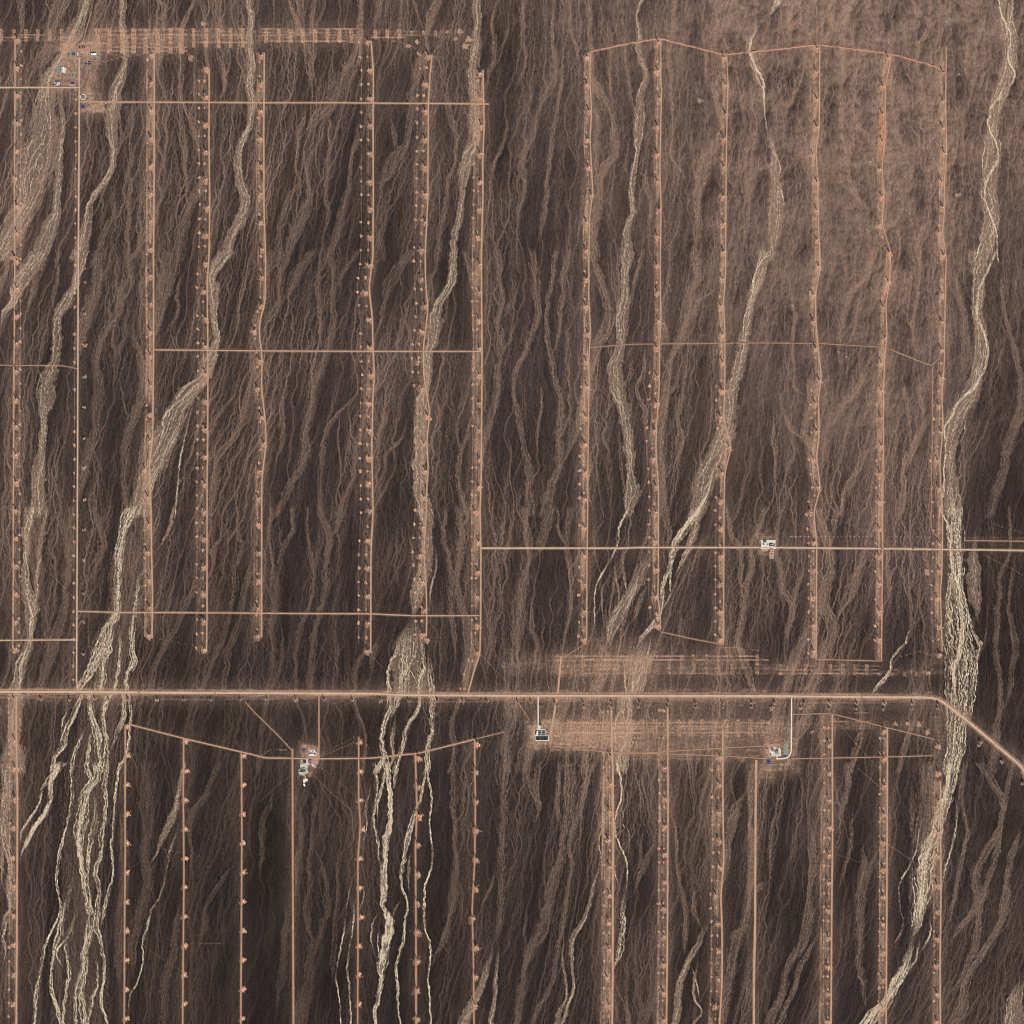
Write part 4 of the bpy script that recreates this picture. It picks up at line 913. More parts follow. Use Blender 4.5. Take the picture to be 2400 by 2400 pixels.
    # pale outcrops on the hills
    for c, r, x, y, d in [(3,0,770,1222,5),(3,0,845,1280,7),(3,0,830,1160,3),(2,0,1740,60,9),(2,0,1420,760,10),(3,0,1430,1470,9),(3,0,1440,560,5),(3,0,1340,160,3),(3,1,590,760,3)]:
        b = Z(); dab(b, *tile(c, r, x, y), d * .55, .6, seed=int(x), sx=.6); over((206, 176, 152), b * (.4 + .6 * speck))
    for c, r, x, y, d, cc in [(0,0,478,530,6,(222,214,204)),(0,0,440,525,8,(128,128,114)),(1,2,372,1895,9,(176,164,150)),(1,3,355,30,9,(186,174,160)),(1,3,370,95,5,(215,200,185)),(1,3,365,130,3,(215,200,185)),(3,2,140,1760,9,(140,122,106)),(2,2,205,1625,4,(226,212,196))]:
        b = Z(); dab(b, *tile(c, r, x, y), d, .9, rays=6, seed=int(x)); over(cc, b)
    # ---------- relief in metres
    h = -1.5 * blur(g['BODY'], 1) - 0.7 * rill * (1 - .5 * g['BODY']) + 0.35 * streak2 + .35 * fbm(GX / 14, GY / 30, 341, 3)
    h = h + HILL * (30.0 * (ridge - .6) + .3 * white) - HILL * vein * 2.5
    roadm = Z()
    for k, w, n, p in ROADLIST: seg_paint(roadm, p, w * .5 + 1.5, 1.0, 5.0)
    pads = np.clip(PAD * 1.5, 0, 1)
    hs = blur(h, 3)
    h = h + (hs - h) * np.maximum(roadm, pads)
    col += 0.9 * (col - np.stack([blur(np.ascontiguousarray(col[..., i]), 1) for i in range(3)], -1))
    return np.clip(col, 12, 245), h.astype(np.float32)
# ================================================================== materials
def mat(name, rgb, rough=0.8, metal=0.0, var=0.12, scale=0.4, spec=0.3):
    m = bpy.data.materials.new(name); m.use_nodes = True
    nt = m.node_tree; b = nt.nodes['Principled BSDF']
    b.inputs['Roughness'].default_value = rough; b.inputs['Metallic'].default_value = metal
    b.inputs['Specular IOR Level'].default_value = spec
    tc = nt.nodes.new('ShaderNodeTexCoord'); nz = nt.nodes.new('ShaderNodeTexNoise')
    nz.inputs['Scale'].default_value = scale; nz.inputs['Detail'].default_value = 4
    cr = nt.nodes.new('ShaderNodeValToRGB')
    a = [min(1, c * (1 - var)) for c in rgb]; d = [min(1, c * (1 + var)) for c in rgb]
    cr.color_ramp.elements[0].position = .35; cr.color_ramp.elements[1].position = .65
    cr.color_ramp.elements[0].color = (*a, 1); cr.color_ramp.elements[1].color = (*d, 1)
    nt.links.new(tc.outputs['Object'], nz.inputs['Vector']); nt.links.new(nz.outputs['Fac'], cr.inputs[0])
    nt.links.new(cr.outputs[0], b.inputs['Base Color'])
    return m
def L(*c): return tuple(float(v) for v in s2l(c))
MT = dict(
    turbine=mat('turbine_white', L(226, 226, 222), .45, var=.03), blade=mat('blade_white', L(228, 228, 225), .4, var=.03),
    concrete=mat('concrete', L(196, 186, 170), .9, scale=.15), slab=mat('pale_slab', L(216, 208, 194), .9, scale=.06, var=.10),
    gravel=mat('dark_gravel', L(66, 66, 62), .95, scale=.3, var=.2), greygravel=mat('grey_gravel', L(140, 137, 124), .95, scale=.12, var=.16),
    redsoil=mat('red_soil', L(172, 134, 112), .95, scale=.06, var=.18), pinksoil=mat('pink_soil', L(190, 150, 134), .95, scale=.08, var=.16), tansoil=mat('tan_soil', L(176, 148, 122), .95, scale=.06, var=.12),
    wall=mat('plaster_wall', L(196, 184, 166), .85), white=mat('white_roof', L(236, 234, 228), .6, var=.04), dkgreen=mat('dark_green_roof', L(66, 78, 70), .6),
    blue=mat('blue_sheet_roof', L(46, 50, 122), .5, var=.18), slate=mat('slate_blue_roof', L(92, 94, 122), .6, var=.2), grey=mat('grey_roof', L(128, 126, 120), .8), green=mat('green_sheet_roof', L(74, 112, 92), .5),
    dark=mat('dark_steel', L(52, 50, 50), .6), steel=mat('galvanised_steel', L(120, 120, 120), .5, metal=.3), glass=mat('dark_glass', L(24, 30, 36), .15), rust=mat('red_oxide', L(128, 62, 48), .7),
    truckred=mat('red_paint', L(140, 44, 36), .4), trucktarp=mat('dark_tarpaulin', L(44, 46, 52), .8), rubber=mat('tyre_rubber', L(28, 28, 28), .9), brick=mat('brick_wall', L(120, 88, 72), .9), solar=mat('solar_glass', L(40, 54, 58), .2), porcelain=mat('porcelain', L(110, 70, 54), .4), tank=mat('tank_paint', L(216, 214, 208), .5))
def ground_material():
    m = bpy.data.materials.new('desert_floor'); m.use_nodes = True
    nt = m.node_tree; b = nt.nodes['Principled BSDF']
    b.inputs['Roughness'].default_value = .95; b.inputs['Specular IOR Level'].default_value = .1
    at = nt.nodes.new('ShaderNodeAttribute'); at.attribute_name = 'soil'
    tc = nt.nodes.new('ShaderNodeTexCoord'); mp = nt.nodes.new('ShaderNodeMapping'); mp.inputs['Scale'].default_value = (1, .55, 1)
    nz = nt.nodes.new('ShaderNodeTexNoise'); nz.inputs['Scale'].default_value = .11; nz.inputs['Detail'].default_value = 2.5; nz.inputs['Roughness'].default_value = .75
    mr = nt.nodes.new('ShaderNodeMapRange'); mr.inputs['From Min'].default_value = .3; mr.inputs['From Max'].default_value = .7
    mr.inputs['To Min'].default_value = .70; mr.inputs['To Max'].default_value = 1.30
    mx = nt.nodes.new('ShaderNodeVectorMath'); mx.operation = 'SCALE'
    nt.links.new(tc.outputs['Object'], mp.inputs['Vector']); nt.links.new(mp.outputs[0], nz.inputs['Vector'])
    nt.links.new(nz.outputs['Fac'], mr.inputs['Value']); nt.links.new(at.outputs['Color'], mx.inputs[0]); nt.links.new(mr.outputs[0], mx.inputs['Scale'])
    nt.links.new(mx.outputs[0], b.inputs['Base Color'])
    return m
MT['ground'] = ground_material()
def road_material(name, rgb, edge):
    """pale wheel lanes and looser, darker shoulders"""
    m = bpy.data.materials.new(name); m.use_nodes = True
    nt = m.node_tree; b = nt.nodes['Principled BSDF']; b.inputs['Roughness'].default_value = .95; b.inputs['Specular IOR Level'].default_value = .1
    uv = nt.nodes.new('ShaderNodeUVMap'); sp = nt.nodes.new('ShaderNodeSeparateXYZ'); nt.links.new(uv.outputs[0], sp.inputs[0])
    cr = nt.nodes.new('ShaderNodeValToRGB'); e = cr.color_ramp.elements
    e[0].position = 0; e[0].color = (*edge, 1); e[1].position = 1; e[1].color = (*edge, 1)
    for p, k in ((.22, .96), (.34, 1.0), (.5, .9), (.66, 1.0), (.78, .96)):
        n = e.new(p); n.color = (*[c * k for c in rgb], 1)
    nt.links.new(sp.outputs[0], cr.inputs[0])
    tc = nt.nodes.new('ShaderNodeTexCoord'); nz = nt.nodes.new('ShaderNodeTexNoise'); nz.inputs['Scale'].default_value = .02; nz.inputs['Detail'].default_value = 6; nz.inputs['Roughness'].default_value = .7
    nt.links.new(tc.outputs['Object'], nz.inputs['Vector'])
    mr = nt.nodes.new('ShaderNodeMapRange'); mr.inputs['From Min'].default_value = .3; mr.inputs['From Max'].default_value = .7; mr.inputs['To Min'].default_value = .82; mr.inputs['To Max'].default_value = 1.15
    mx = nt.nodes.new('ShaderNodeVectorMath'); mx.operation = 'SCALE'
    nt.links.new(nz.outputs['Fac'], mr.inputs['Value']); nt.links.new(cr.outputs[0], mx.inputs[0]); nt.links.new(mr.outputs[0], mx.inputs['Scale']); nt.links.new(mx.outputs[0], b.inputs['Base Color'])
    return m
RM = dict(dirt=road_material('dirt_road', L(196, 155, 126), L(158, 124, 102)), orange=road_material('orange_dirt_road', L(186, 143, 115), L(146, 112, 92)), red=road_material('red_dirt_road', L(206, 150, 120), L(164, 122, 99)),
          pave=road_material('dusty_asphalt', L(206, 176, 150), L(164, 134, 112)), main=road_material('main_road', L(210, 178, 151), L(172, 138, 114)), track=road_material('wheel_track', L(178, 138, 112), L(136, 106, 88)), concrete=road_material('concrete_drive', L(240, 226, 208), L(216, 196, 176)))

# ================================================================== helpers
def tag(o, label=None, cat=None, group=None, kind=None):
    if label: o['label'] = label
    if cat: o['category'] = cat
    if group: o['group'] = group
    if kind: o['kind'] = kind
    return o
def mesh_of(name, bm, m):
    me = bpy.data.meshes.new(name); bm.to_mesh(me); bm.free()
    me.materials.append(m); return me
def obj(name, data, parent=None, loc=(0, 0, 0), rot=(0, 0, 0)):
    o = bpy.data.objects.new(name, data); C.link(o)
    o.location = loc; o.rotation_euler = rot
    if parent is not None: o.parent = parent
    return o
def box(bm, x0, y0, z0, x1, y1, z1):
    v = [bm.verts.new(p) for p in ((x0,y0,z0),(x1,y0,z0),(x1,y1,z0),(x0,y1,z0),(x0,y0,z1),(x1,y0,z1),(x1,y1,z1),(x0,y1,z1))]
    for f in ((3,2,1,0),(4,5,6,7),(0,1,5,4),(1,2,6,5),(2,3,7,6),(3,0,4,7)): bm.faces.new([v[i] for i in f])
def bar(bm, a, b, w):
    a, b = Vector(a), Vector(b); d = (b - a).normalized(); u = d.cross(Vector((0, 0, 1)))
    if u.length < .01: u = Vector((1, 0, 0))
    u = u.normalized() * w / 2; t = d.cross(u).normalized() * w / 2
    A = [bm.verts.new(a + s * u + r * t) for s, r in ((-1,-1),(1,-1),(1,1),(-1,1))]; B = [bm.verts.new(b + s * u + r * t) for s, r in ((-1,-1),(1,-1),(1,1),(-1,1))]
    for i in range(4): bm.faces.new((A[i], A[(i+1)%4], B[(i+1)%4], B[i]))
    bm.faces.new(A[::-1]); bm.faces.new(B)
def lathe(bm, prof, n=12, axis='Z', c=(0, 0, 0)):
    rings = []
    for r, z in prof:
        ring = []
        for k in range(n):
            a = 2 * math.pi * k / n; p = (r * math.cos(a), r * math.sin(a), z)
            if axis == 'X': p = (p[2], p[0], p[1])
            if axis == 'Y': p = (p[0], p[2], p[1])
            ring.append(bm.verts.new((p[0] + c[0], p[1] + c[1], p[2] + c[2])))
        rings.append(ring)
    for A, B in zip(rings[:-1], rings[1:]):
        for k in range(n): bm.faces.new((A[k], A[(k+1)%n], B[(k+1)%n], B[k]))
    bm.faces.new(rings[0][::-1]); bm.faces.new(rings[-1])
    bmesh.ops.recalc_face_normals(bm, faces=bm.faces)
def copy_tree(o, parent=None):
    c = o.copy(); C.link(c); c.parent = parent
    for ch in o.children: copy_tree(ch, c)
    return c
ORD = 'first second third fourth fifth sixth seventh eighth ninth tenth eleventh twelfth thirteenth fourteenth fifteenth sixteenth seventeenth eighteenth nineteenth twentieth'.split()
def ordinal(i):
    if i < 20: return ORD[i]
    if i == 29: return 'thirtieth'
    if i < 29: return 'twenty-' + ORD[i - 20]
    if i < 39: return 'thirty-' + ORD[i - 30]
    return 'fortieth' if i == 39 else 'forty-' + ORD[i - 40]

# ================================================================== desert floor
_g = make_ground()
COL, HGT = colour_ground(_g)
def height(px, py):
    c = np.clip((np.asarray(px) - PX0) / SX, 0, NGX - .001); r = np.clip((np.asarray(py) - PX0) / SY, 0, NGY - .001)
    i, j = c.astype(int), r.astype(int); u, v = c - i, r - j
    return HGT[j, i]*(1-u)*(1-v) + HGT[j, i+1]*u*(1-v) + HGT[j+1, i]*(1-u)*v + HGT[j+1, i+1]*u*v
def at(px, py, dz=0.0):
    x, y = to_world(px, py); return (float(x), float(y), float(height(px, py)) + dz)

def build_ground():
    E = np.array([30, 90, 200, 400, 800, 1600, 3200, 7000, 16000.]); k = len(E)
    ex = np.concatenate([PX0 - E[::-1], gx, PX1 + E]); ey = np.concatenate([PX0 - E[::-1], gy, PX1 + E]); nx, ny = len(ex), len(ey)
    PXX, PYY = np.meshgrid(ex, ey)
    ci = np.clip(np.arange(nx) - k, 0, NX - 1); ri = np.clip(np.arange(ny) - k, 0, NY - 1)
    col = COL[ri][:, ci]; h = HGT[ri][:, ci]
    far = np.maximum(np.maximum(PX0 - PXX, PXX - PX1), np.maximum(PX0 - PYY, PYY - PX1)).clip(0)
    f = sstep(0, 250, far)[..., None]; avg = COL.mean((0, 1)) * (1 + .06 * fbm(PXX / 300, PYY / 300, 401, 2))[..., None]
    col = col * (1 - f) + avg * f; h = h * (1 - f[..., 0])
    Xw, Yw = to_world(PXX, PYY)
    co = np.stack([Xw, Yw, h], -1).reshape(-1, 3).astype(np.float32)
    lin = s2l(col.reshape(-1, 3)); rgba = np.concatenate([lin, np.ones((len(lin), 1), np.float32)], 1).astype(np.float32)
    idx = np.arange(nx * ny).reshape(ny, nx)
    quads = np.stack([idx[:-1, :-1], idx[1:, :-1], idx[1:, 1:], idx[:-1, 1:]], -1)
    # which faces belong to a dry wash
    wash = ((_g['M2'] > .45) | (_g['M3'] > .45) | (_g['M4'] > .45) | (_g['TH'] > .5))
    dx, dy = 8, 5; mx, my = NX // dx, NY // dy
    coarse = wash[:my * dy, :mx * dx].reshape(my, dy, mx, dx).mean((1, 3)) > .16
    lab = np.zeros((my, mx), int); cur = 0
    for r in range(my):
        for c in range(mx):
            if coarse[r, c] and not lab[r, c]:
                cur += 1; st = [(r, c)]; lab[r, c] = cur
                while st:
                    a, b = st.pop()
                    for da in (-1, 0, 1):
                        for db in (-1, 0, 1):
                            p, q = a + da, b + db
                            if 0 <= p < my and 0 <= q < mx and coarse[p, q] and not lab[p, q]: lab[p, q] = cur; st.append((p, q))
    sizes = np.bincount(lab.ravel()); order = [i for i in np.argsort(-sizes) if i > 0 and sizes[i] > 150][:10]
    cen = [(np.argwhere(lab == i).mean(0) + .5) * (dy * SY, dx * SX) + PX0 for i in order]
    ext = [(np.argwhere(lab == i).min(0) * (dy * SY, dx * SX) + PX0, np.argwhere(lab == i).max(0) * (dy * SY, dx * SX) + PX0) for i in order]
    print('WASHES', [(int(sizes[i]), c.round().tolist(), [e.round().tolist() for e in x]) for i, c, x in zip(order, cen, ext)])
    remap = np.zeros(cur + 1, int)
    for j, i in enumerate(order): remap[i] = j + 1
    fl = np.zeros((ny - 1, nx - 1), int)
    up = np.repeat(np.repeat(remap[lab], dy, 0), dx, 1); sub = np.zeros((NGY, NGX), int)
    s0, s1 = min(NGY, up.shape[0]), min(NGX, up.shape[1]); sub[:s0, :s1] = up[:s0, :s1]
    fl[k:k + NGY, k:k + NGX] = sub * wash[:-1, :-1]
    fl = fl.ravel(); Q = quads.reshape(-1, 4)
    def emit(name, qs):
        u, inv = np.unique(qs, return_inverse=True); inv = inv.reshape(-1)
        me = bpy.data.meshes.new(name)
        me.vertices.add(len(u)); me.vertices.foreach_set('co', co[u].ravel())
        nf = len(qs); me.loops.add(nf * 4); me.loops.foreach_set('vertex_index', inv.astype(np.int32))
        me.polygons.add(nf); me.polygons.foreach_set('loop_start', np.arange(0, nf * 4, 4, dtype=np.int32)); me.polygons.foreach_set('loop_total', np.full(nf, 4, np.int32))
        me.polygons.foreach_set('use_smooth', np.ones(nf, bool))
        a = me.attributes.new('soil', 'FLOAT_COLOR', 'POINT'); a.data.foreach_set('color', rgba[u].ravel())
        # keep the shading continuous across the seam between floor and washes
        me.update(); me.validate(); me.materials.append(MT['ground'])
        return tag(obj(name, me), kind='structure')
    o = emit('desert_plain', Q[fl == 0]); tag(o, 'dark gravel desert plain cut by countless thin tan rills', 'desert')
    for j in range(len(order)):
        cy, cx = cen[j]
        o = emit('dry_wash', Q[fl == j + 1]); tag(o, WASH_LABEL(cx, cy, j), 'dry wash', 'dry washes crossing the plain')
def WASH_LABEL(cx, cy, j):
    known = [((292, 1539), 'long pale braided wash slanting down to the lower left past the straight paved road'), ((2262, 1189), 'wide pale braided wash running down the right side and under the main road'), ((115, 1139), 'narrow braided wash weaving along the leftmost turbine row'),
             ((943, 1880), 'bright cream braided wash fanning out below the main road left of centre'), ((1636, 1153), 'pale wash curving from upper right of centre down to the dug plots'), ((95, 398), 'broad thread-like wash at the top left corner below the camp'),
             ((1471, 862), 'faint tan wash between the eighth and ninth turbine rows'), ((1040, 762), 'smooth tan wash following the sixth turbine row')]
    d = [(math.hypot(cx - a, cy - b), t) for (a, b), t in known]; d.sort()
    return d[0][1] if d[0][0] < 160 else f'small pale wash strand {ordinal(j)} by size'

def strip(name, pts, w, m, lift, label, cat='road', group=None):
    """a graded road bed: crowned strip with sloping sides, sampled on the floor"""
    pts = np.asarray(pts, float); seg = np.hypot(*np.diff(pts, axis=0).T); s = np.concatenate([[0], np.cumsum(seg)])
    n = max(3, int(s[-1] / 3.0)); t = np.linspace(0, s[-1], n)
    X = np.interp(t, s, pts[:, 0]); Y = np.interp(t, s, pts[:, 1])
    kk = 5                                               # round the bends
    if n > 2 * kk + 3:
        ker = np.ones(2 * kk + 1) / (2 * kk + 1)
        for A in (X, Y):
            B = np.convolve(np.pad(A, kk, mode='reflect', reflect_type='odd'), ker, 'valid'); A[:] = B
    tx, ty = np.gradient(X), np.gradient(Y); l = np.hypot(tx, ty) + 1e-9; nx, ny = -ty / l, tx / l
    q = np.random.RandomState(len(label) * 7 + n)
    ww = w * (1 + .10 * np.convolve(q.uniform(-1, 1, n + 8), np.ones(9) / 5, 'valid'))
    prof = [(-.62, -1.4, 0.), (-.5, 0., .06), (-.2, .12, .34), (.2, .12, .66), (.5, 0., .94), (.62, -1.4, 1.)]
    hc = np.maximum.reduce([height(X + nx * ww * f, Y + ny * ww * f) for f in (-.6, -.3, 0, .3, .6)])
    hc = np.convolve(np.pad(hc, 4, mode='edge'), np.ones(9) / 9, 'valid')
    bm = bmesh.new(); uvl = bm.loops.layers.uv.new('UVMap'); prev = None
    for i in range(n):
        row = []
        for u, dz, uu in prof:
            wx, wy = to_world(X[i] + nx[i] * ww[i] * u, Y[i] + ny[i] * ww[i] * u)
            row.append(bm.verts.new((float(wx), float(wy), float(hc[i]) + lift + dz)))
        if prev:
            for k in range(len(prof) - 1):
                f = bm.faces.new((prev[k], prev[k+1], row[k+1], row[k])); f.normal_update()
                if f.normal.z < 0: f.normal_flip()
                for lp in f.loops:
                    j = row.index(lp.vert) if lp.vert in row else prev.index(lp.vert)
                    lp[uvl].uv = (prof[j][2], i * .1)
        prev = row
    o = obj(name, mesh_of(name, bm, m)); return tag(o, label, cat, group, 'structure')
build_ground()

NROWS = list('ACDEFGHIJKLMN'); SROWS = list('afghijklm')
road_rows = dict(zip('ACDEFGHIJKLMN', range(13)))
south_roads = ['A2','P1','P2','P3','P4','P5','P6','P7','P8','P9','P10','P11','P12','P13','P14']
RLAB = dict(B='straight pale paved road running north from the main road to the camp', W660='pale paved road entering from the left edge near the top camp', E770='straight dirt road crossing the top left turbine rows below the camp',
    N2='thin dirt track west of the rightmost northern turbine row', TOP='zigzag reddish dirt road linking the tops of the right-hand turbine rows', M710='dirt cross road through the middle of the left-hand turbine rows',
    M660='thin reddish track crossing the right-hand turbine rows halfway down', W825='faint dirt track from the left edge to the paved road', S757='lower dirt cross road near the feet of the left-hand turbine rows', W968='short pale road from the left edge just above the main road',
    MAIN='wide pale main road crossing the whole plain and bending down at right', R270='long pale road from the seventh turbine row to the right edge', R215='dirt track above the long pale road at the right edge', LK='short dirt track joining the feet of two right-hand turbine rows',
    LK2='slanting dirt track between the ninth and tenth turbine rows above the main road', SW='bent dirt road joining the tops of the southern left rows past the small substation', SW2='faint track continuing the bent southern road towards the large substation', P5n='straight dirt drive from the main road down to the left substation',
    CA='thin white concrete drive from the main road to the large dark substation', CB='white concrete drive curving from the main road to the right-hand compound', T1='upper of two dirt tracks running east from the large substation', T2='lower of two dirt tracks running east from the large substation',
    T3='dirt track running east from the white right-hand compound', T4='dirt track slanting down to the rightmost southern turbine row', T5='broad dirt lane north of the main road beside the dug plots', T5b='broad dirt lane south of the main road beside the large substation',
    T6='short track from the broad dirt lane up to the eighth turbine row', T7='thin winding track going up from the top left walled yard', T8='short yellowish track slanting below the blue-roofed camp huts', T9='diagonal track from the main road down to the left substation', T10='short diagonal track down to the large dark substation')
for z, (k, w, n, p) in enumerate(ROADLIST):
    nm = {'main': 'main_road', 'pave': 'paved_road', 'concrete': 'concrete_drive', 'track': 'dirt_track'}.get(k, 'dirt_road')
    if n in RLAB: lab = RLAB[n]
    elif n in road_rows: lab = f'dirt service road beside the {ordinal(road_rows[n])} turbine row from the left, north of main road'
    else: lab = f'{ordinal(south_roads.index(n))} straight service road from the left, running south to the bottom edge'
    strip(nm, p, w * (.8 if k != 'concrete' else 1), RM[k], 1.5 + (.5 if k in ('main', 'pave', 'concrete') else 0) + .012 * z, lab)

# ================================================================== wind turbines
def make_turbine(hub_h, blade_l):
    root = obj('wind_turbine', None); root.empty_display_size = 5
    bm = bmesh.new(); lathe(bm, [(4.2, -.4), (4.0, .3), (3.0, .5)], 16); fnd = obj('foundation', mesh_of('turbine_foundation', bm, MT['concrete']), root)
    bm = bmesh.new(); lathe(bm, [(3.0, 0), (2.9, hub_h * .3), (2.6, hub_h * .7), (2.3, hub_h - 1.6)], 14)
    tw = obj('tower', mesh_of('turbine_tower', bm, MT['turbine']), root)
    bm = bmesh.new(); box(bm, .7, -.06, .6, 1.4, .06, 2.6); d = obj('door', mesh_of('turbine_door', bm, MT['dark']), tw); d.location = (0, -2.5, 0)
    bm = bmesh.new(); box(bm, -6, -1.7, -1.7, 4.0, 1.7, 1.8); bmesh.ops.bevel(bm, geom=bm.edges[:], offset=.7, segments=2, affect='EDGES')
    nac = obj('nacelle', mesh_of('turbine_nacelle', bm, MT['turbine']), root, (0, 0, hub_h))
    bm = bmesh.new(); lathe(bm, [(.5, -.2), (1.7, 0), (1.9, 1.2), (1.5, 2.4), (.4, 3.2)], 12, 'X'); hub = obj('hub', mesh_of('turbine_hub', bm, MT['turbine']), root, (4.1, 0, hub_h))
    bm = bmesh.new(); secs = [(0., 1.7, 1.7), (.06, 2.2, 1.6), (.18, 4.4, 1.0), (.45, 3.4, .65), (.75, 2.4, .4), (.97, 1.2, .2), (1., .2, .06)]; prev = None
    for u, ch, th in secs:
        z = 1.2 + u * (blade_l - 1.2); tw_ = math.radians(14 * (1 - u)); ring = []
        for k in range(8):
            a = 2 * math.pi * k / 8; y = ch * .5 * math.cos(a) - ch * .15; x = th * .5 * math.sin(a)
            ring.append(bm.verts.new((x * math.cos(tw_) - y * math.sin(tw_), x * math.sin(tw_) + y * math.cos(tw_), z)))
        if prev:
            for k in range(8): bm.faces.new((prev[k], prev[(k+1)%8], ring[(k+1)%8], ring[k]))
        prev = ring
    bm.faces.new(prev); bmesh.ops.recalc_face_normals(bm, faces=bm.faces); me = mesh_of('turbine_blade', bm, MT['blade'])
    for k in range(3):
        b = obj('blade', me, hub, (1.2, 0, 0), (2 * math.pi * k / 3, 0, 0))
    return root, nac, hub
protoN = make_turbine(65, 37)[0]; protoS = make_turbine(70, 41)[0]
rng = random.Random(11); used = {'N': 0, 'S': 0}
def place_turbine(key, x, y, label, group):
    pr = protoN if key == 'N' else protoS
    t = pr if not used[key] else copy_tree(pr); used[key] = 1
    t.location = at(x, y, .1); yaw = math.radians(rng.gauss(28, 12) + (180 if rng.random() < .1 else 0)); spin = rng.uniform(0, 2.1)
    for ch in t.children:
        if ch.name.startswith('nacelle'): ch.rotation_euler.z = yaw
        if ch.name.startswith('hub'):
            ch.rotation_euler = (spin, 0, yaw); ch.rotation_mode = 'XYZ'
            ch.location = (4.1 * math.cos(yaw), 4.1 * math.sin(yaw), ch.location.z)
    tag(t, label, 'wind turbine', group)
for i, r in enumerate(NROWS):
    P = TROWS[r]; P = P[np.argsort(P[:, 1])]
    for j, (x, y) in enumerate(P):
        place_turbine('N', x, y, f'white wind turbine {ordinal(j)} from top in {ordinal(i)} row from left, north of main road', 'wind turbines north of the main road')
for i, r in enumerate(SROWS):
    P = TROWS[r]; P = P[np.argsort(P[:, 1])]
    for j, (x, y) in enumerate(P):
        place_turbine('S', x, y, f'white wind turbine {ordinal(j)} from top in {ordinal(i)} turbine row from left, south of main road', 'wind turbines south of the main road')

# bare foundations waiting for towers
root = obj('turbine_foundation', None)
bm = bmesh.new(); lathe(bm, [(5.5, -.4), (5.5, .5), (2.6, .9)], 18); obj('concrete_base', mesh_of('concrete_base', bm, MT['slab']), root)
bm = bmesh.new(); lathe(bm, [(2.2, .9), (2.2, 1.7), (1.9, 1.7), (1.9, 1.0)], 18); obj('anchor_ring', mesh_of('anchor_ring', bm, MT['white']), root)
first = True
for i, r in enumerate('pqrs'):
    P = FROWS[r]; P = P[np.argsort(P[:, 1])]
    for j, (x, y) in enumerate(P):
        t = root if first else copy_tree(root); first = False
        t.location = at(x, y, .3)
        tag(t, f'small white concrete foundation on orange pad, {ordinal(j)} from top, {ordinal(i)} towerless row from left', 'foundation', 'towerless turbine foundations')

# ================================================================== transmission pylons
def make_pylon(h, w):
    root = obj('transmission_pylon', None)
    bm = bmesh.new(); top = w * .16; waist = w * .28
    cs = lambda z: (w / 2 + (waist - w / 2) * min(1, z / (h * .62))) if z < h * .62 else waist + (top - waist) * (z - h * .62) / (h * .38)
    zs = [0, .16, .32, .47, .62, .75, .88, 1.0]
    for k in range(len(zs) - 1):
        a, b = cs(zs[k] * h), cs(zs[k+1] * h); za, zb = zs[k] * h, zs[k+1] * h
        ca = [(-a, -a), (a, -a), (a, a), (-a, a)]; cb = [(-b, -b), (b, -b), (b, b), (-b, b)]
        for i in range(4):
            j = (i + 1) % 4
            bar(bm, (*ca[i], za), (*cb[i], zb), .6); bar(bm, (*ca[i], za), (*cb[j], zb), .32); bar(bm, (*ca[j], za), (*cb[i], zb), .32); bar(bm, (*cb[i], zb), (*cb[j], zb), .3)
    obj('lattice_tower', mesh_of('lattice_tower', bm, MT['steel']), root)
    for z, l in ((.66, .30), (.80, .24), (.93, .18)):
        bm = bmesh.new(); zz = z * h; a = cs(zz); l = l * h
        for s in (-1, 1):
            for yy in (-a, a): bar(bm, (s * a, yy, zz), (s * l, 0, zz + .6), .5); bar(bm, (s * a, yy, zz + 2.2), (s * l, 0, zz + .6), .4)
        o = obj('crossarm', mesh_of('crossarm', bm, MT['steel']), root)
        for s in (-1, 1):
            bm = bmesh.new(); lathe(bm, [(.22, -3), (.3, -2.2), (.22, -1.5), (.3, -.8), (.2, 0)], 6); obj('insulator', mesh_of('insulator', bm, MT['porcelain']), o, (s * l, 0, zz + .5))
    return root
py_big = make_pylon(46, 9); py_small = make_pylon(30, 7); py_west = make_pylon(24, 6)
def run_pylons(proto, P, lab, grp):
    for j, (x, y) in enumerate(P):
        t = proto if j == 0 else copy_tree(proto)
        t.location = at(x, y, .1)
        a, b = P[max(0, j - 1)], P[min(len(P) - 1, j + 1)]; ax, ay = to_world(*a); bx, by = to_world(*b)
        t.rotation_euler.z = math.atan2(by - ay, bx - ax) + math.pi / 2
        tag(t, lab(j), 'pylon', grp)
run_pylons(py_big, PROWS['road'], lambda j: f'tall steel lattice pylon, {ordinal(j)} from left along south side of the main road', 'tall pylons along the main road')
run_pylons(py_small, PROWS['south'], lambda j: f'shorter lattice pylon, {ordinal(j)} from left in the second line below the main road', 'shorter pylons south of the main road')
run_pylons(py_west, PROWS['west'], lambda j: f'small lattice pylon, {ordinal(j)} from top in the line east of the straight paved road', 'small pylons beside the paved road')
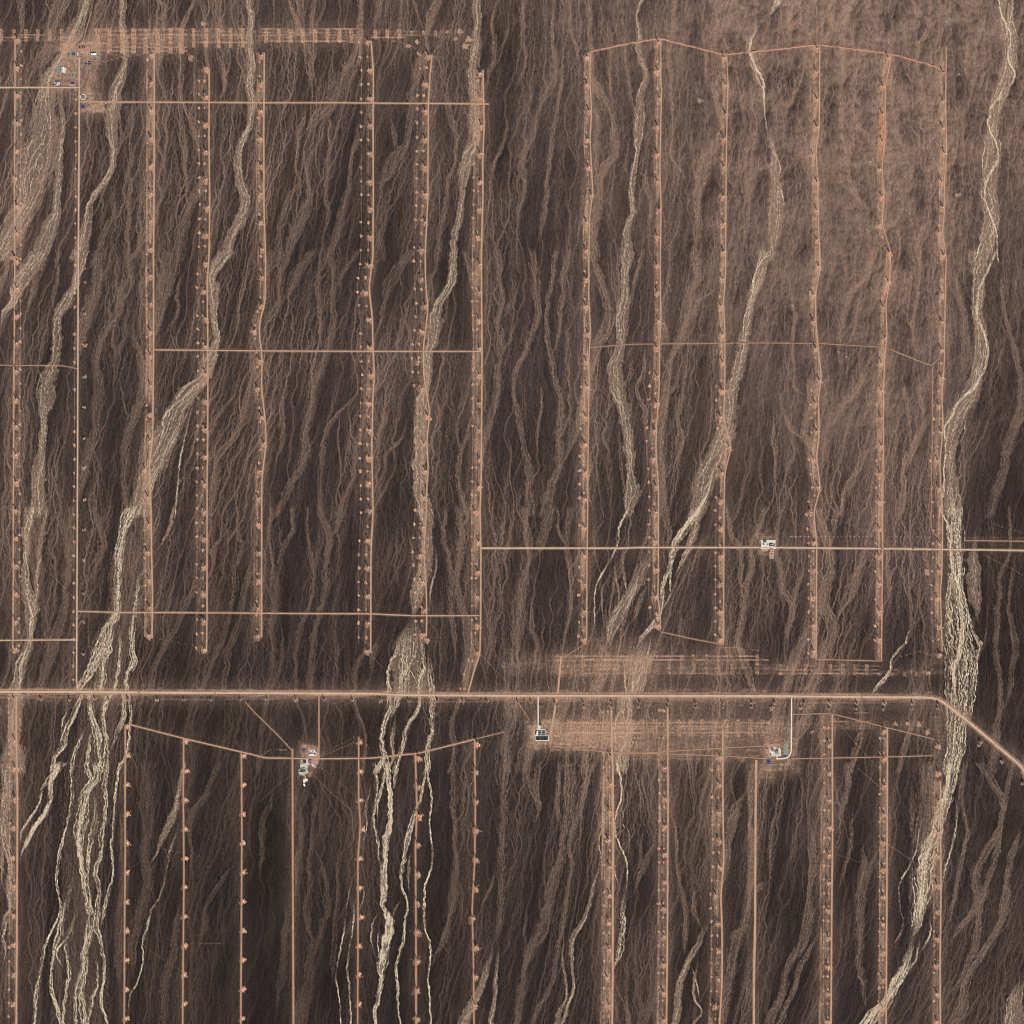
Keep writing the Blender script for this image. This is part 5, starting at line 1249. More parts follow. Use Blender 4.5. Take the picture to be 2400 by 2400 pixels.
# ================================================================== compounds
def rect_world(x0, y0, x1, y1):
    """map rectangle -> centre, size in metres"""
    cx, cy = (x0 + x1) / 2, (y0 + y1) / 2
    return at(cx, cy), abs(x1 - x0) * M_PER_PX, abs(y1 - y0) * M_PER_PX
def yard(name, x0, y0, x1, y1, m, z, label, rot=0, cat='yard'):
    (X, Y, Z), w, d = rect_world(x0, y0, x1, y1)
    n = max(4, int((w + d) / 12)); bm = bmesh.new(); ring = []; q = random.Random(int(x0 * 7 + y0))
    for k, (ax, ay, bx, by) in enumerate(((-w/2,-d/2,w/2,-d/2),(w/2,-d/2,w/2,d/2),(w/2,d/2,-w/2,d/2),(-w/2,d/2,-w/2,-d/2))):
        for i in range(n):
            t = i / n; j = 0 if m in (MT['slab'], MT['gravel']) else min(w, d) * .05
            ring.append((ax + (bx - ax) * t + q.uniform(-j, j), ay + (by - ay) * t + q.uniform(-j, j)))
    T = [bm.verts.new((x, y, z)) for x, y in ring]; B = [bm.verts.new((x, y, -1.5)) for x, y in ring]
    bm.faces.new(T)
    for i in range(len(T)): bm.faces.new((B[i], B[(i+1) % len(B)], T[(i+1) % len(T)], T[i]))
    return tag(obj(name, mesh_of(name, bm, m), None, (X, Y, Z), (0, 0, math.radians(rot))), label, cat, None, 'structure')
def building(name, x0, y0, x1, y1, h, roof, label, cat='building', gable=False, wallm='wall', rot=0, group=None, z=1.2, extras=0):
    (X, Y, Z), w, d = rect_world(x0, y0, x1, y1)
    r = obj(name, None, None, (X, Y, Z + z - .3), (0, 0, math.radians(rot)))
    tag(r, label, cat, group)
    bm = bmesh.new(); box(bm, -w/2, -d/2, -1, w/2, d/2, h); wl_ = obj('wall', mesh_of('building_wall', bm, MT[wallm]), r)
    # windows and a door on the long south face
    nwin = max(1, int(w / 6)); wm = None
    for k in range(nwin):
        bx = -w/2 + (k + .5) * w / nwin
        if k == nwin // 2:
            bm = bmesh.new(); box(bm, -.7, -.12, 0, .7, .06, 2.3); obj('door', mesh_of('door', bm, MT['dark']), wl_, (bx, -d/2, 0)); continue
        if wm is None:
            bm = bmesh.new(); box(bm, -.9, -.1, 0, .9, .06, 1.4); wm = mesh_of('window', bm, MT['glass'])
        for st in range(max(1, int(h / 4))): obj('window', wm, wl_, (bx, -d/2, 1.1 + st * 3.4))
    if gable:
        bm = bmesh.new(); e = .6; rh = min(w, d) * .16
        if w >= d: A = [(-w/2-e,-d/2-e,h),(w/2+e,-d/2-e,h),(w/2+e,d/2+e,h),(-w/2-e,d/2+e,h),(-w/2-e,0,h+rh),(w/2+e,0,h+rh)]; F = ((0,1,5,4),(2,3,4,5),(1,2,5),(3,0,4),(3,2,1,0))
        else: A = [(-w/2-e,-d/2-e,h),(w/2+e,-d/2-e,h),(w/2+e,d/2+e,h),(-w/2-e,d/2+e,h),(0,-d/2-e,h+rh),(0,d/2+e,h+rh)]; F = ((1,2,5,4),(3,0,4,5),(0,1,4),(2,3,5),(3,2,1,0))
        A = [(a, b, c + .02) for a, b, c in A]; V = [bm.verts.new(a) for a in A]
        for f in F: bm.faces.new([V[i] for i in f])
        rf = obj('roof', mesh_of('gable_roof', bm, MT[roof]), r)
        bm = bmesh.new()
        if w >= d: box(bm, -w/2-e, -.25, h+rh-.1, w/2+e, .25, h+rh+.25)
        else: box(bm, -.25, -d/2-e, h+rh-.1, .25, d/2+e, h+rh+.25)
        obj('ridge_cap', mesh_of('ridge_cap', bm, MT['grey']), rf)
    else:
        bm = bmesh.new(); box(bm, -w/2+.35, -d/2+.35, h+.003, w/2-.35, d/2-.35, h+.3); rf = obj('roof', mesh_of('flat_roof', bm, MT[roof]), r)
        bm = bmesh.new(); t = .45
        for a in ((-w/2-.1,-d/2-.1,w/2+.1,-d/2+t),(-w/2-.1,d/2-t,w/2+.1,d/2+.1),(-w/2-.1,-d/2+t,-w/2+t,d/2-t),(w/2-t,-d/2+t,w/2+.1,d/2-t)): box(bm, a[0], a[1], h+.006, a[2], a[3], h+1.0)
        obj('parapet', mesh_of('parapet', bm, MT['wall'] if roof != 'white' else MT['white']), r)
        q = random.Random(int(x0 * 3 + y0))
        for k in range(extras):
            bm = bmesh.new(); s = q.uniform(1.2, 2.4); box(bm, -s, -s * .7, h + .28, s, s * .7, h + q.uniform(1.4, 2.6)); obj('roof_vent', mesh_of('roof_vent', bm, MT['steel']), rf, (q.uniform(-.35, .35) * w, q.uniform(-.3, .3) * d, 0))
    return r
def transformer(x, y, label, s=1.0, z=1.2):
    X, Y, Z = at(x, y); r = obj('power_transformer', None, None, (X, Y, Z + z)); tag(r, label, 'transformer', 'power transformers')
    bm = bmesh.new(); box(bm, -3*s, -2*s, .3, 3*s, 2*s, 4.2*s); bmesh.ops.bevel(bm, geom=bm.edges[:], offset=.25, segments=1, affect='EDGES'); obj('tank', mesh_of('transformer_tank', bm, MT['dark']), r)
    for sd_ in (-1, 1):
        bm = bmesh.new()
        for k in range(6): box(bm, (-2.6 + k * 1.0) * s, sd_ * 2.15 * s - (.9 * s if sd_ < 0 else 0), .6, (-2.2 + k * 1.0) * s, sd_ * 2.15 * s + (.9 * s if sd_ > 0 else 0), 3.8 * s)
        obj('radiator', mesh_of('transformer_radiator', bm, MT['dark']), r)
    bm = bmesh.new(); lathe(bm, [(.7*s, -2.6*s), (.7*s, 2.6*s)], 10, 'X', (0, -1.4*s, 5.4*s)); obj('conservator', mesh_of('transformer_conservator', bm, MT['blue']), r)
    for k in range(3):
        bm = bmesh.new(); lathe(bm, [(.35*s, 4.2*s), (.5*s, 4.8*s), (.3*s, 5.4*s), (.45*s, 5.9*s), (.12*s, 6.8*s)], 8, 'Z', ((k - 1) * 1.7 * s, 1.0 * s, 0)); obj('bushing', mesh_of('bushing', bm, MT['porcelain']), r)
def gantry(x, y, w, label, z=1.2):
    X, Y, Z = at(x, y); r = obj('steel_gantry', None, None, (X, Y, Z + z)); tag(r, label, 'gantry', 'steel busbar gantries')
    for s in (-1, 1):
        bm = bmesh.new()
        for yy in (-.8, .8): bar(bm, (s*w/2, yy*2, 0), (s*w/2, yy*.3, 11), .5)
        for k in range(5): bar(bm, (s*w/2, -1.6+.26*k, k*2.2), (s*w/2, 1.4-.24*k, k*2.2+2), .3)
        obj('post', mesh_of('gantry_post', bm, MT['steel']), r)
    bm = bmesh.new()
    for zz in (10.2, 11.4): bar(bm, (-w/2, 0, zz), (w/2, 0, zz), .5)
    for k in range(10): bar(bm, (-w/2 + k*w/10, 0, 10.2), (-w/2 + (k+.5)*w/10, 0, 11.4), .3); bar(bm, (-w/2 + (k+.5)*w/10, 0, 11.4), (-w/2 + (k+1)*w/10, 0, 10.2), .3)
    obj('beam', mesh_of('gantry_beam', bm, MT['steel']), r)
def bay(x, y, label, s=1.0, z=1.2, m='white'):
    """capacitor / switchgear bay: plinth, frame with stacked units"""
    X, Y, Z = at(x, y); r = obj('switchgear_bay', None, None, (X, Y, Z + z)); tag(r, label, 'switchgear', 'switchgear bays in the large substation')
    bm = bmesh.new(); box(bm, -3.4*s, -3*s, 0, 3.4*s, 3*s, .5); obj('plinth', mesh_of('bay_plinth', bm, MT['concrete']), r)
    for k in range(3):
        bm = bmesh.new(); box(bm, (-2.9+k*2)*s, -2.3*s, .5, (-1.3+k*2)*s, 2.3*s, 3.2); bmesh.ops.bevel(bm, geom=bm.edges[:], offset=.15, segments=1, affect='EDGES'); u = obj('cabinet', mesh_of('bay_cabinet', bm, MT[m]), r)
        bm = bmesh.new(); lathe(bm, [(.3, 3.2), (.42, 3.8), (.26, 4.4), (.1, 5.2)], 8, 'Z', ((-2.1+k*2)*s, 0, 0)); obj('bushing', mesh_of('bay_bushing', bm, MT['porcelain']), u)
def wall_line(name, pts, h, label, m='brick', t=.5, cat='wall'):
    r = obj(name, None, None, at(*pts[0])); tag(r, label, cat); o = Vector(r.location)
    for a, b in zip(pts[:-1], pts[1:]):
        A, B = Vector(at(*a)) - o, Vector(at(*b)) - o; L_ = (B - A).length; ang = math.atan2(B.y - A.y, B.x - A.x); n = max(1, int(L_ / 30)); pl = L_ / n
        bm = bmesh.new(); box(bm, .35, -t/2, -1.5, pl - .35, t/2, h); box(bm, .35, -t/2-.12, h + .004, pl - .35, t/2+.12, h+.25); pm = mesh_of('wall_panel', bm, MT[m])
        bm = bmesh.new(); box(bm, -.34, -.34, -1.5, .34, .34, h + .5); qm = mesh_of('wall_pillar', bm, MT[m])
        for k in range(n):
            p = A.lerp(B, k / n); obj('wall_panel', pm, r, p, (0, 0, ang)); obj('pillar', qm, r, p, (0, 0, ang))
def silo(x, y, label, rad=3.2, h=14, z=.3, m='tank', group=None):
    X, Y, Z = at(x, y); r = obj('silo', None, None, (X, Y, Z + z)); tag(r, label, 'silo', group)
    bm = bmesh.new(); lathe(bm, [(rad*.25, 3), (rad, 6), (rad, h), (rad*.6, h+1.2), (rad*.15, h+1.6)], 16); obj('vessel', mesh_of('silo_vessel', bm, MT[m]), r)
    lm = None
    for k in range(4):
        a = math.pi/4 + k*math.pi/2
        if lm is None: bm = bmesh.new(); bar(bm, (0, 0, -.5), (0, 0, 6.5), .45); lm = mesh_of('silo_leg', bm, MT['steel'])
        obj('leg', lm, r, (rad*.85*math.cos(a), rad*.85*math.sin(a), 0))
def tank(x, y, label, rad=3, h=5, m='tank', z=.3):
    X, Y, Z = at(x, y); r = obj('storage_tank', None, None, (X, Y, Z + z)); tag(r, label, 'tank')
    bm = bmesh.new(); lathe(bm, [(rad, -.5), (rad, h)], 18); obj('shell', mesh_of('tank_shell', bm, MT[m]), r)
    bm = bmesh.new(); lathe(bm, [(rad+.15, h+.004), (rad+.1, h+.3), (rad*.2, h+1.0)], 18); obj('lid', mesh_of('tank_lid', bm, MT[m]), r)
_con = {}
def container(x, y, label, rot=0, w=12, d=2.6, h=2.7, m='grey', z=.5, name='storage_container', cat='container', group=None):
    X, Y, Z = at(x, y); r = obj(name, None, None, (X, Y, Z + z), (0, 0, math.radians(rot))); tag(r, label, cat, group)
    key = (w, d, h, m)
    if key not in _con:
        bm = bmesh.new(); box(bm, -w/2, -d/2, .1, w/2, d/2, h)
        n = max(4, int(w / 1.2))
        for k in range(n):
            xx = -w/2 + (k + .5) * w / n
            for s in (-1, 1): box(bm, xx - .18, s*d/2 - .06 + (.0625 if s > 0 else -.0625), .3, xx + .18, s*d/2 + .06 + (.0625 if s > 0 else -.0625), h - .2)
        a = mesh_of('container_body', bm, MT[m]); bm = bmesh.new(); box(bm, -w/2-.05, -d/2-.05, h+.004, w/2+.05, d/2+.05, h+.14); b = mesh_of('container_roof', bm, MT[m])
        bm = bmesh.new(); box(bm, w/2+.004, -d/2+.2, .3, w/2+.1, -.02, h-.2); box(bm, w/2+.004, .02, .3, w/2+.1, d/2-.2, h-.2); c = mesh_of('container_doors', bm, MT['dark']); _con[key] = (a, b, c)
    a, b, c = _con[key]; obj('body', a, r); obj('roof', b, r); obj('doors', c, r)
def truck(x, y, rot, label, m='trucktarp', lift=2.4):
    X, Y, Z = at(x, y); r = obj('truck', None, None, (X, Y, Z + lift), (0, 0, math.radians(rot))); tag(r, label, 'truck', 'trucks on the roads')
    bm = bmesh.new(); box(bm, -9, -1.25, 1.2, 3.2, 1.25, 1.5); obj('chassis', mesh_of('truck_chassis', bm, MT['dark']), r)
    bm = bmesh.new(); box(bm, -9, -1.35, 1.5+.004, 2.8, 1.35, 4.0); bmesh.ops.bevel(bm, geom=bm.edges[:], offset=.12, segments=1, affect='EDGES'); obj('cargo_box', mesh_of('truck_cargo', bm, MT[m]), r)
    bm = bmesh.new(); V = [bm.verts.new(p) for p in ((3.3,-1.25,.8),(5.8,-1.25,.8),(5.8,1.25,.8),(3.3,1.25,.8),(3.3,-1.2,3.6),(5.2,-1.2,3.6),(5.2,1.2,3.6),(3.3,1.2,3.6))]
    for f in ((3,2,1,0),(4,5,6,7),(0,1,5,4),(1,2,6,5),(2,3,7,6),(3,0,4,7)): bm.faces.new([V[i] for i in f])
    cb = obj('cab', mesh_of('truck_cab', bm, MT['truckred']), r)
    bm = bmesh.new(); V = [bm.verts.new(p) for p in ((5.58,-1.05,2.2),(5.58,1.05,2.2),(5.30,1.0,3.4),(5.30,-1.0,3.4))]; bm.faces.new(V); obj('windscreen', mesh_of('windscreen', bm, MT['glass']), cb, (.06, 0, 0))
    bm = bmesh.new(); lathe(bm, [(.5, -.2), (.55, -.15), (.55, .15), (.5, .2)], 12, 'Y'); wm = mesh_of('wheel', bm, MT['rubber'])
    for xx in (4.6, 1.6, -6.2, -7.5):
        for s in (-1, 1): obj('wheel', wm, r, (xx, s * 1.1, .55))
def hut(x, y, label, w=10, d=5, h=3.2, rot=0, roof='dark', group=None):
    building('hut', x - w / 8, y - d / 8, x + w / 8, y + d / 8, h, roof, label, 'hut', gable=True, wallm='wall', rot=rot, group=group, z=.5)

# ---------------------------------------------------------------- camp and substation at top left
def A(zx, zy): return 110 + zx / 12.075, 90 + zy / 12.075
def AB(a, b, c, d): return (*A(a, b), *A(c, d))
yard('earth_yard', *AB(835, 205, 1235, 530), MT['redsoil'], .45, 'reddish bare earth yard inside the top left walled substation')
yard('gravel_yard', *AB(1205, 360, 1470, 545), MT['greygravel'], .55, 'grey gravel apron around the long white building')
yard('gravel_yard', *AB(640, 380, 830, 520), MT['greygravel'], .5, 'grey gravel apron around the dark green roofed building')
yard('gravel_yard', *AB(285, 745, 430, 1010), MT['greygravel'], .5, 'greenish grey gravel yard beside the white stone heap')
yard('gravel_yard', *AB(690, 980, 800, 1130), MT['greygravel'], .45, 'small pale gravel yard inside the looping drive')
yard('concrete_yard', *AB(205, 1225, 415, 1330), MT['concrete'], .45, 'pale yard of the dark-roofed camp above the left road')
yard('concrete_yard', *AB(590, 1290, 785, 1350), MT['tansoil'], .45, 'sandy yard in front of the long blue-roofed house')
wall_line('yard_wall', [A(835, 205), A(1235, 205), A(1235, 340), A(1235, 530), A(835, 530), A(835, 205)], 3.0, 'brick wall enclosing the reddish substation yard at top left')
building('hall', *AB(1252, 412, 1398, 468), 13, 'white', 'long white-roofed hall beside the walled yard at top left', extras=3)
building('office_building', *AB(715, 432, 805, 488), 12, 'dkgreen', 'dark green roofed building left of the walled yard', extras=2)
building('control_building', *AB(858, 392, 884, 478), 8, 'white', 'narrow white building inside the walled yard', extras=1)
building('shed', *AB(972, 375, 1016, 396), 5, 'white', 'small white shed in the middle of the walled yard', 'shed')
building('hut', *AB(596, 420, 632, 515), 4, 'slate', 'narrow purplish roofed hut at the far left of the camp', 'hut', gable=True)
for i, (a, b) in enumerate(((930, 252), (1008, 250), (1065, 252))): transformer(*A(a, b), f'{ORD[i]} dark transformer from left along the top of the walled yard', 1.5)
gantry(*A(1000, 305), 30, 'steel gantry below the transformers in the walled yard'); gantry(*A(1020, 465), 22, 'steel gantry in the lower half of the walled yard')
for i, (a, b) in enumerate(((1180, 465), (1430, 440), (1430, 490), (1310, 500))): container(*A(a, b), f'small dark container near the long white hall, {ORD[i]} from the wall', rot=90 * (i % 2), w=6, m='dark', group='dark containers around the white hall')
for i, (a, b, c, d) in enumerate(((1170, 655, 1245, 682), (1080, 706, 1132, 736), (1160, 716, 1242, 741), (1168, 748, 1196, 764))):
    building('camp_hut', *AB(a, b, c, d), 4.5, 'blue', ['dark blue roofed hut, topmost of the cluster below the white hall', 'dark blue roofed hut, leftmost of the cluster below the white hall', 'long dark blue roofed hut in the middle of the cluster below the white hall', 'smallest dark blue roofed hut at the bottom of the cluster'][i], 'hut', gable=True, group='blue roofed huts below the walled yard')
hut(*A(1450, 655), 'lone dark hut on the dirt right of the blue roofed huts', 12, 6); hut(*A(990, 612), 'small dark hut just below the walled yard gate', 5, 8); hut(*A(1085, 1165), 'small dark hut alone beside the paved road below the camp', 5, 9)
for i, (a, b) in enumerate(((410, 820), (412, 858), (408, 905))): silo(*A(a, b), f'white cement silo, {ORD[i]} from top beside the white stone heap', 3, 13, group='cement silos at the batching plant')
for i, (a, b) in enumerate(((325, 825), (345, 900), (340, 975))): container(*A(a, b), f'dark machine container, {ORD[i]} from top on the greenish gravel yard', rot=80, w=9, m='dkgreen')
for i, (a, b, c, d) in enumerate(((712, 1018, 736, 1042), (738, 1022, 762, 1075), (712, 1048, 734, 1075))): building('shed', *AB(a, b, c, d), 5, 'dark', ['dark shed at upper left of the gravel loop', 'tall dark shed at right of the gravel loop', 'dark shed at lower left of the gravel loop'][i], 'shed')
building('camp_house', *AB(692, 1255, 785, 1300), 6, 'blue', 'long blue-roofed house just above the left paved road', 'house', gable=True)
for i, (a, b, c, d, lb) in enumerate(((235, 1212, 398, 1236, 'long dark-roofed barrack along the top of the left camp'), (252, 1240, 282, 1284, 'short dark-roofed barrack inside the left camp'), (390, 1240, 412, 1284, 'dark-roofed barrack at the right side of the left camp'), (185, 1298, 250, 1322, 'dark-roofed barrack at the lower left of the left camp'), (372, 1308, 412, 1330, 'dark-roofed barrack at the lower right of the left camp'))):
    building('barrack', *AB(a, b, c, d), 5, 'slate' if i < 2 else 'dark', lb, 'barrack', gable=True, group='barracks of the left camp')
hut(*A(183, 1145), 'small dark hut above the left camp', 4, 8)
building('camp_house', *AB(688, 1458, 770, 1482), 5, 'blue', 'lone blue-roofed house just below the left paved road', 'house', gable=True)
X, Y, Z = at(*A(1020, 1655)); bm = bmesh.new(); V1 = [bm.verts.new((21*math.cos(t*math.pi/20), 21*math.sin(t*math.pi/20), .7)) for t in range(40)]; V2 = [bm.verts.new((16*math.cos(t*math.pi/20), 16*math.sin(t*math.pi/20), .7)) for t in range(40)]
for i in range(40): bm.faces.new((V1[i], V1[(i+1)%40], V2[(i+1)%40], V2[i]))
tag(obj('ring_drive', mesh_of('ring_drive', bm, MT['slab']), None, (X, Y, Z)), 'pale ring-shaped drive beside the paved road junction', 'drive', None, 'structure')
silo(*A(985, 1640), 'grey silo standing inside the ring-shaped drive', 3, 11, m='grey'); container(*A(1010, 1690), 'grey container inside the ring-shaped drive', rot=20)
building('shed', *AB(1100, 1690, 1172, 1735), 4.5, 'slate', 'slate-roofed shed right of the ring-shaped drive', 'shed', gable=True); hut(*A(965, 1590), 'small dark hut at the top of the ring-shaped drive', 6, 6)
building('camp_house', 191.2, 246.6, 198.6, 249.3, 5, 'blue', 'upper of two blue-roofed houses below the road junction', 'house', gable=True); building('camp_house', 191.2, 251, 198.6, 253.6, 5, 'blue', 'lower of two blue-roofed houses below the road junction', 'house', gable=True)
building('camp_house', 292.2, 246.6, 298.6, 250, 5, 'blue', 'lone blue-roofed house under the cross road right of the camp', 'house', gable=True); tank(247.5, 242.4, 'white round tank just under the cross road right of the camp', 4, 5)
hut(208.5, 246.5, 'dark hut, upper of two right of the paired blue houses', 6, 12, rot=25); hut(211.5, 249.5, 'dark hut, lower of two right of the paired blue houses', 6, 6)

# ---------------------------------------------------------------- small substation, south left
def B(zx, zy): return 680 + zx / 21.47, 1730 + zy / 21.47
def BB(a, b, c, d): return (*B(a, b), *B(c, d))
yard('earth_yard', *BB(880, 480, 1410, 980), MT['redsoil'], .3, 'reddish graded pad around the white left substation yard'); yard('concrete_yard', *BB(945, 612, 1318, 892), MT['slab'], .7, 'white concrete yard of the left southern substation')
yard('earth_yard', *BB(890, 1040, 1420, 1290), MT['redsoil'], .32, 'reddish pad around the L-shaped blue house'); yard('concrete_yard', *BB(815, 1045, 885, 1290), MT['slab'], .66, 'narrow pale concrete lane beside the L-shaped blue house')
yard('gravel_yard', *BB(515, 1065, 645, 1290), MT['greygravel'], .5, 'greenish grey gravel bay south of the track'); yard('gravel_yard', *BB(655, 1085, 805, 1265), MT['gravel'], .55, 'dark gravel bay beside the narrow concrete lane')
yard('gravel_yard', *BB(500, 1300, 870, 1740), MT['concrete'], .4, 'pale storage ground holding the tilted panel rows')
building('station_building', *BB(975, 778, 1162, 850), 13, 'white', 'white station building on the left southern concrete yard', extras=2); building('annex', *BB(1195, 762, 1292, 832), 7, 'dkgreen', 'grey green annex right of the white station building', extras=1); building('annex', *BB(1290, 622, 1332, 700), 6, 'dkgreen', 'dark green annex at the upper right of the white yard')
for i, (a, b) in enumerate(((1000, 680), (1145, 675))): transformer(*B(a, b), f'{["left", "right"][i]} transformer in the upper half of the white left yard', 1.0)
for i, (a, b, c, d) in enumerate(((612, 585, 690, 640), (700, 585, 765, 660), (612, 660, 680, 722), (690, 675, 768, 748))): building('camp_hut', *BB(a, b, c, d), 4.5, 'slate', f'slate blue hut at the {["upper left", "upper right", "lower left", "lower right"][i]} of the square camp', 'hut', gable=True, group='slate blue huts of the square camp')
building('camp_house', *BB(985, 1062, 1070, 1130), 5, 'blue', 'upper arm of the blue house pair below the substation', 'house', gable=True); building('camp_house', *BB(935, 1075, 978, 1215), 5, 'slate', 'slate left wing beside the blue house pair', 'house', gable=True); building('camp_house', *BB(985, 1212, 1070, 1250), 5, 'blue', 'lower arm of the blue house pair below the substation', 'house', gable=True)
gantry(*B(730, 1130), 24, 'upper steel gantry on the dark gravel bay'); gantry(*B(730, 1220), 24, 'lower steel gantry on the dark gravel bay'); transformer(*B(735, 1175), 'transformer between two gantries on the dark gravel bay', 1.2)
for i in range(3): bay(*B(580, 1110 + 60 * i), f'switchgear bay, {ORD[i]} from top on the greenish gravel bay', .9)
def panel_row(x, y, w, rot, label):
    X, Y, Z = at(x, y); r = obj('panel_row', None, None, (X, Y, Z + .6), (0, 0, math.radians(rot))); tag(r, label, 'panel row', 'tilted panel rows south of the substation')
    n = 8; bm = bmesh.new(); V = [bm.verts.new(p) for p in ((0, -2.6, .9), (w/n - .3, -2.6, .9), (w/n - .3, 2.4, 3.2), (0, 2.4, 3.2), (0, -2.6, .8), (w/n - .3, -2.6, .8), (w/n - .3, 2.4, 3.1), (0, 2.4, 3.1))]
    for f in ((0,1,2,3),(7,6,5,4),(0,4,5,1),(1,5,6,2),(2,6,7,3),(3,7,4,0)): bm.faces.new([V[i] for i in f])
    pm = mesh_of('panel', bm, MT['solar']); bm = bmesh.new(); bar(bm, (0, 0, -.6), (0, 0, 1.9), .25); lm = mesh_of('support', bm, MT['steel'])
    for k in range(n): obj('panel', pm, r, (-w/2 + k * w / n, 0, 0)); obj('support', lm, r, (-w/2 + (k + .5) * w / n, 0, 0))
for i, (a, b, w) in enumerate(((605, 1505, 38), (640, 1570, 36), (660, 1630, 40), (625, 1690, 44))): panel_row(*B(a, b), w, [6, 4, 2, -6][i], f'tilted dark panel row, {ORD[i]} from top on the storage ground')
def stored_blade(x, y, rot, label):
    X, Y, Z = at(x, y); r = obj('stored_blade', None, None, (X, Y, Z + .3), (0, 0, math.radians(rot))); tag(r, label, 'turbine blade', 'turbine blades stored on the ground')
    bm = bmesh.new(); prev = None
    for u, ch in ((0, 1.8), (.08, 1.9), (.22, 3.4), (.5, 2.6), (.8, 1.6), (1, .4)):
        ring = []
        for k in range(8):
            t = 2*math.pi*k/8; ring.append(bm.verts.new((-18 + 36*u, ch*.5*math.cos(t) + 1.5*math.sin(u*2.6), 1.4 + min(ch, 1.9)*.45*math.sin(t))))
        if prev:
            for k in range(8): bm.faces.new((prev[k], prev[(k+1)%8], ring[(k+1)%8], ring[k]))
        else: bm.faces.new(ring[::-1])
        prev = ring
    bm.faces.new(prev); bmesh.ops.recalc_face_normals(bm, faces=bm.faces); obj('shell', mesh_of('stored_blade_shell', bm, MT['blade']), r)
    for xx in (-12, 6): bm = bmesh.new(); box(bm, xx - .5, -1.6, -.4, xx + .5, 2.6, .7); obj('cradle', mesh_of('blade_cradle', bm, MT['rust']), r)
for i in range(5): stored_blade(*B(1165 + 12 * i, 1320 + 34 * i), -20, f'white turbine blade lying on the ground, {ORD[i]} from top of its stack')
for i in range(2):
    for j in range(8): container(*B(985 + 60 * i, 1415 + 45 * j), f'small dark crate, {ORD[j]} from top in the {["left", "right"][i]} file below the blue houses', rot=90, w=5, d=3, m='rust' if (i + j) % 3 else 'dark', group='files of dark crates below the blue houses')
hut(*B(655, 480), 'dark hut above the square slate blue camp', 6, 5); hut(*B(885, 670), 'small dark hut between the camp and the white yard', 5, 6); hut(*B(830, 1530), 'dark hut on the pale storage ground', 5, 6)

# ---------------------------------------------------------------- large substation in the south centre
def Cc(zx, zy): return 1220 + zx / 19.32, 1680 + zy / 19.32
def CB4(a, b, c, d): return (*Cc(a, b), *Cc(c, d))
yard('concrete_yard', *CB4(640, 560, 1132, 862), MT['slab'], .7, 'pale concrete slab under the upper half of the large substation'); yard('concrete_yard', *CB4(660, 845, 1302, 1104), MT['slab'], .74, 'pale concrete slab under the lower half of the large substation'); yard('concrete_yard', *CB4(775, 425, 900, 560), MT['slab'], .72, 'pale forecourt at the end of the white concrete drive')
yard('earth_yard', *CB4(560, 560, 650, 1100), MT['tansoil'], .4, 'tan earth bank along the left side of the large substation')
yard('gravel_yard', *CB4(652, 578, 768, 800), MT['gravel'], .95, 'dark gravel beside the white building in the large substation'); yard('gravel_yard', *CB4(796, 600, 946, 850), MT['gravel'], .95, 'left dark gravel square in the upper half of the large substation'); yard('gravel_yard', *CB4(960, 600, 1112, 850), MT['gravel'], .96, 'right dark gravel square in the upper half of the large substation'); yard('gravel_yard', *CB4(680, 870, 1252, 1060), MT['gravel'], 1.0, 'long dark gravel field in the lower half of the large substation')
building('control_building', *CB4(716, 655, 776, 858), 9, 'white', 'white control building at the left of the large substation', extras=2); building('annex', *CB4(676, 803, 712, 858), 5, 'white', 'low white annex left of the white control building'); building('shed', *CB4(1140, 578, 1236, 602), 4, 'dark', 'long dark shed at the upper right corner of the large substation', 'shed', gable=True)
for g_, xs in enumerate(((832, 905), (998, 1062))):
    for j, y in enumerate((672, 745, 825)):
        for i, x in enumerate(xs): bay(*Cc(x, y), f'pale switchgear bay in {["left", "right"][g_]} gravel square, {["top", "middle", "bottom"][j]} {["left", "right"][i]}', .75)
for i, x in enumerate((800, 1000, 1105)): transformer(*Cc(x, 1010), f'big blue-black transformer, {ORD[i]} from left in the lower gravel field', 1.7)
for i, x in enumerate((715, 905, 1210)): container(*Cc(x, 1015), f'grey green equipment cabin, {ORD[i]} from left in the lower gravel field', w=9, d=7, h=4, m='dkgreen', z=1.2, group='equipment cabins of the large substation')
for i, x in enumerate((730, 850, 960, 1080, 1200)): gantry(*Cc(x, 905), 20, f'steel gantry, {ORD[i]} from left along the lower gravel field')
wall_line('station_wall', [Cc(640, 560), Cc(1130, 560)], 3.0, 'white wall along the top of the large substation', 'wall')
def mast(x, y, h, label):
    X, Y, Z = at(x, y); r = obj('lattice_mast', None, None, (X, Y, Z)); tag(r, label, 'mast'); bm = bmesh.new()
    for k in range(12):
        za, zb = h*k/12, h*(k+1)/12; a, b = 2.2*(1-.8*k/12), 2.2*(1-.8*(k+1)/12)
        P = [(a*math.cos(t), a*math.sin(t), za) for t in (0, 2.09, 4.19)]; Q = [(b*math.cos(t), b*math.sin(t), zb) for t in (0, 2.09, 4.19)]
        for i in range(3): bar(bm, P[i], Q[i], .6); bar(bm, P[i], Q[(i+1)%3], .4)
    obj('lattice', mesh_of('mast_lattice', bm, MT['steel']), r); bm = bmesh.new(); lathe(bm, [(.15, h), (.1, h + 6)], 6); obj('antenna', mesh_of('mast_antenna', bm, MT['steel']), r); bm = bmesh.new(); box(bm, -4, -4, -.5, 4, 4, .5); obj('footing', mesh_of('mast_footing', bm, MT['slab']), r)
mast(*Cc(730, 1222), 58, 'slender lattice mast below the left corner of the large substation')
t = copy_tree(py_small); t.location = at(*Cc(905, 362), .1); tag(t, 'lone lattice pylon just above the large substation forecourt', 'pylon', 'shorter pylons south of the main road')

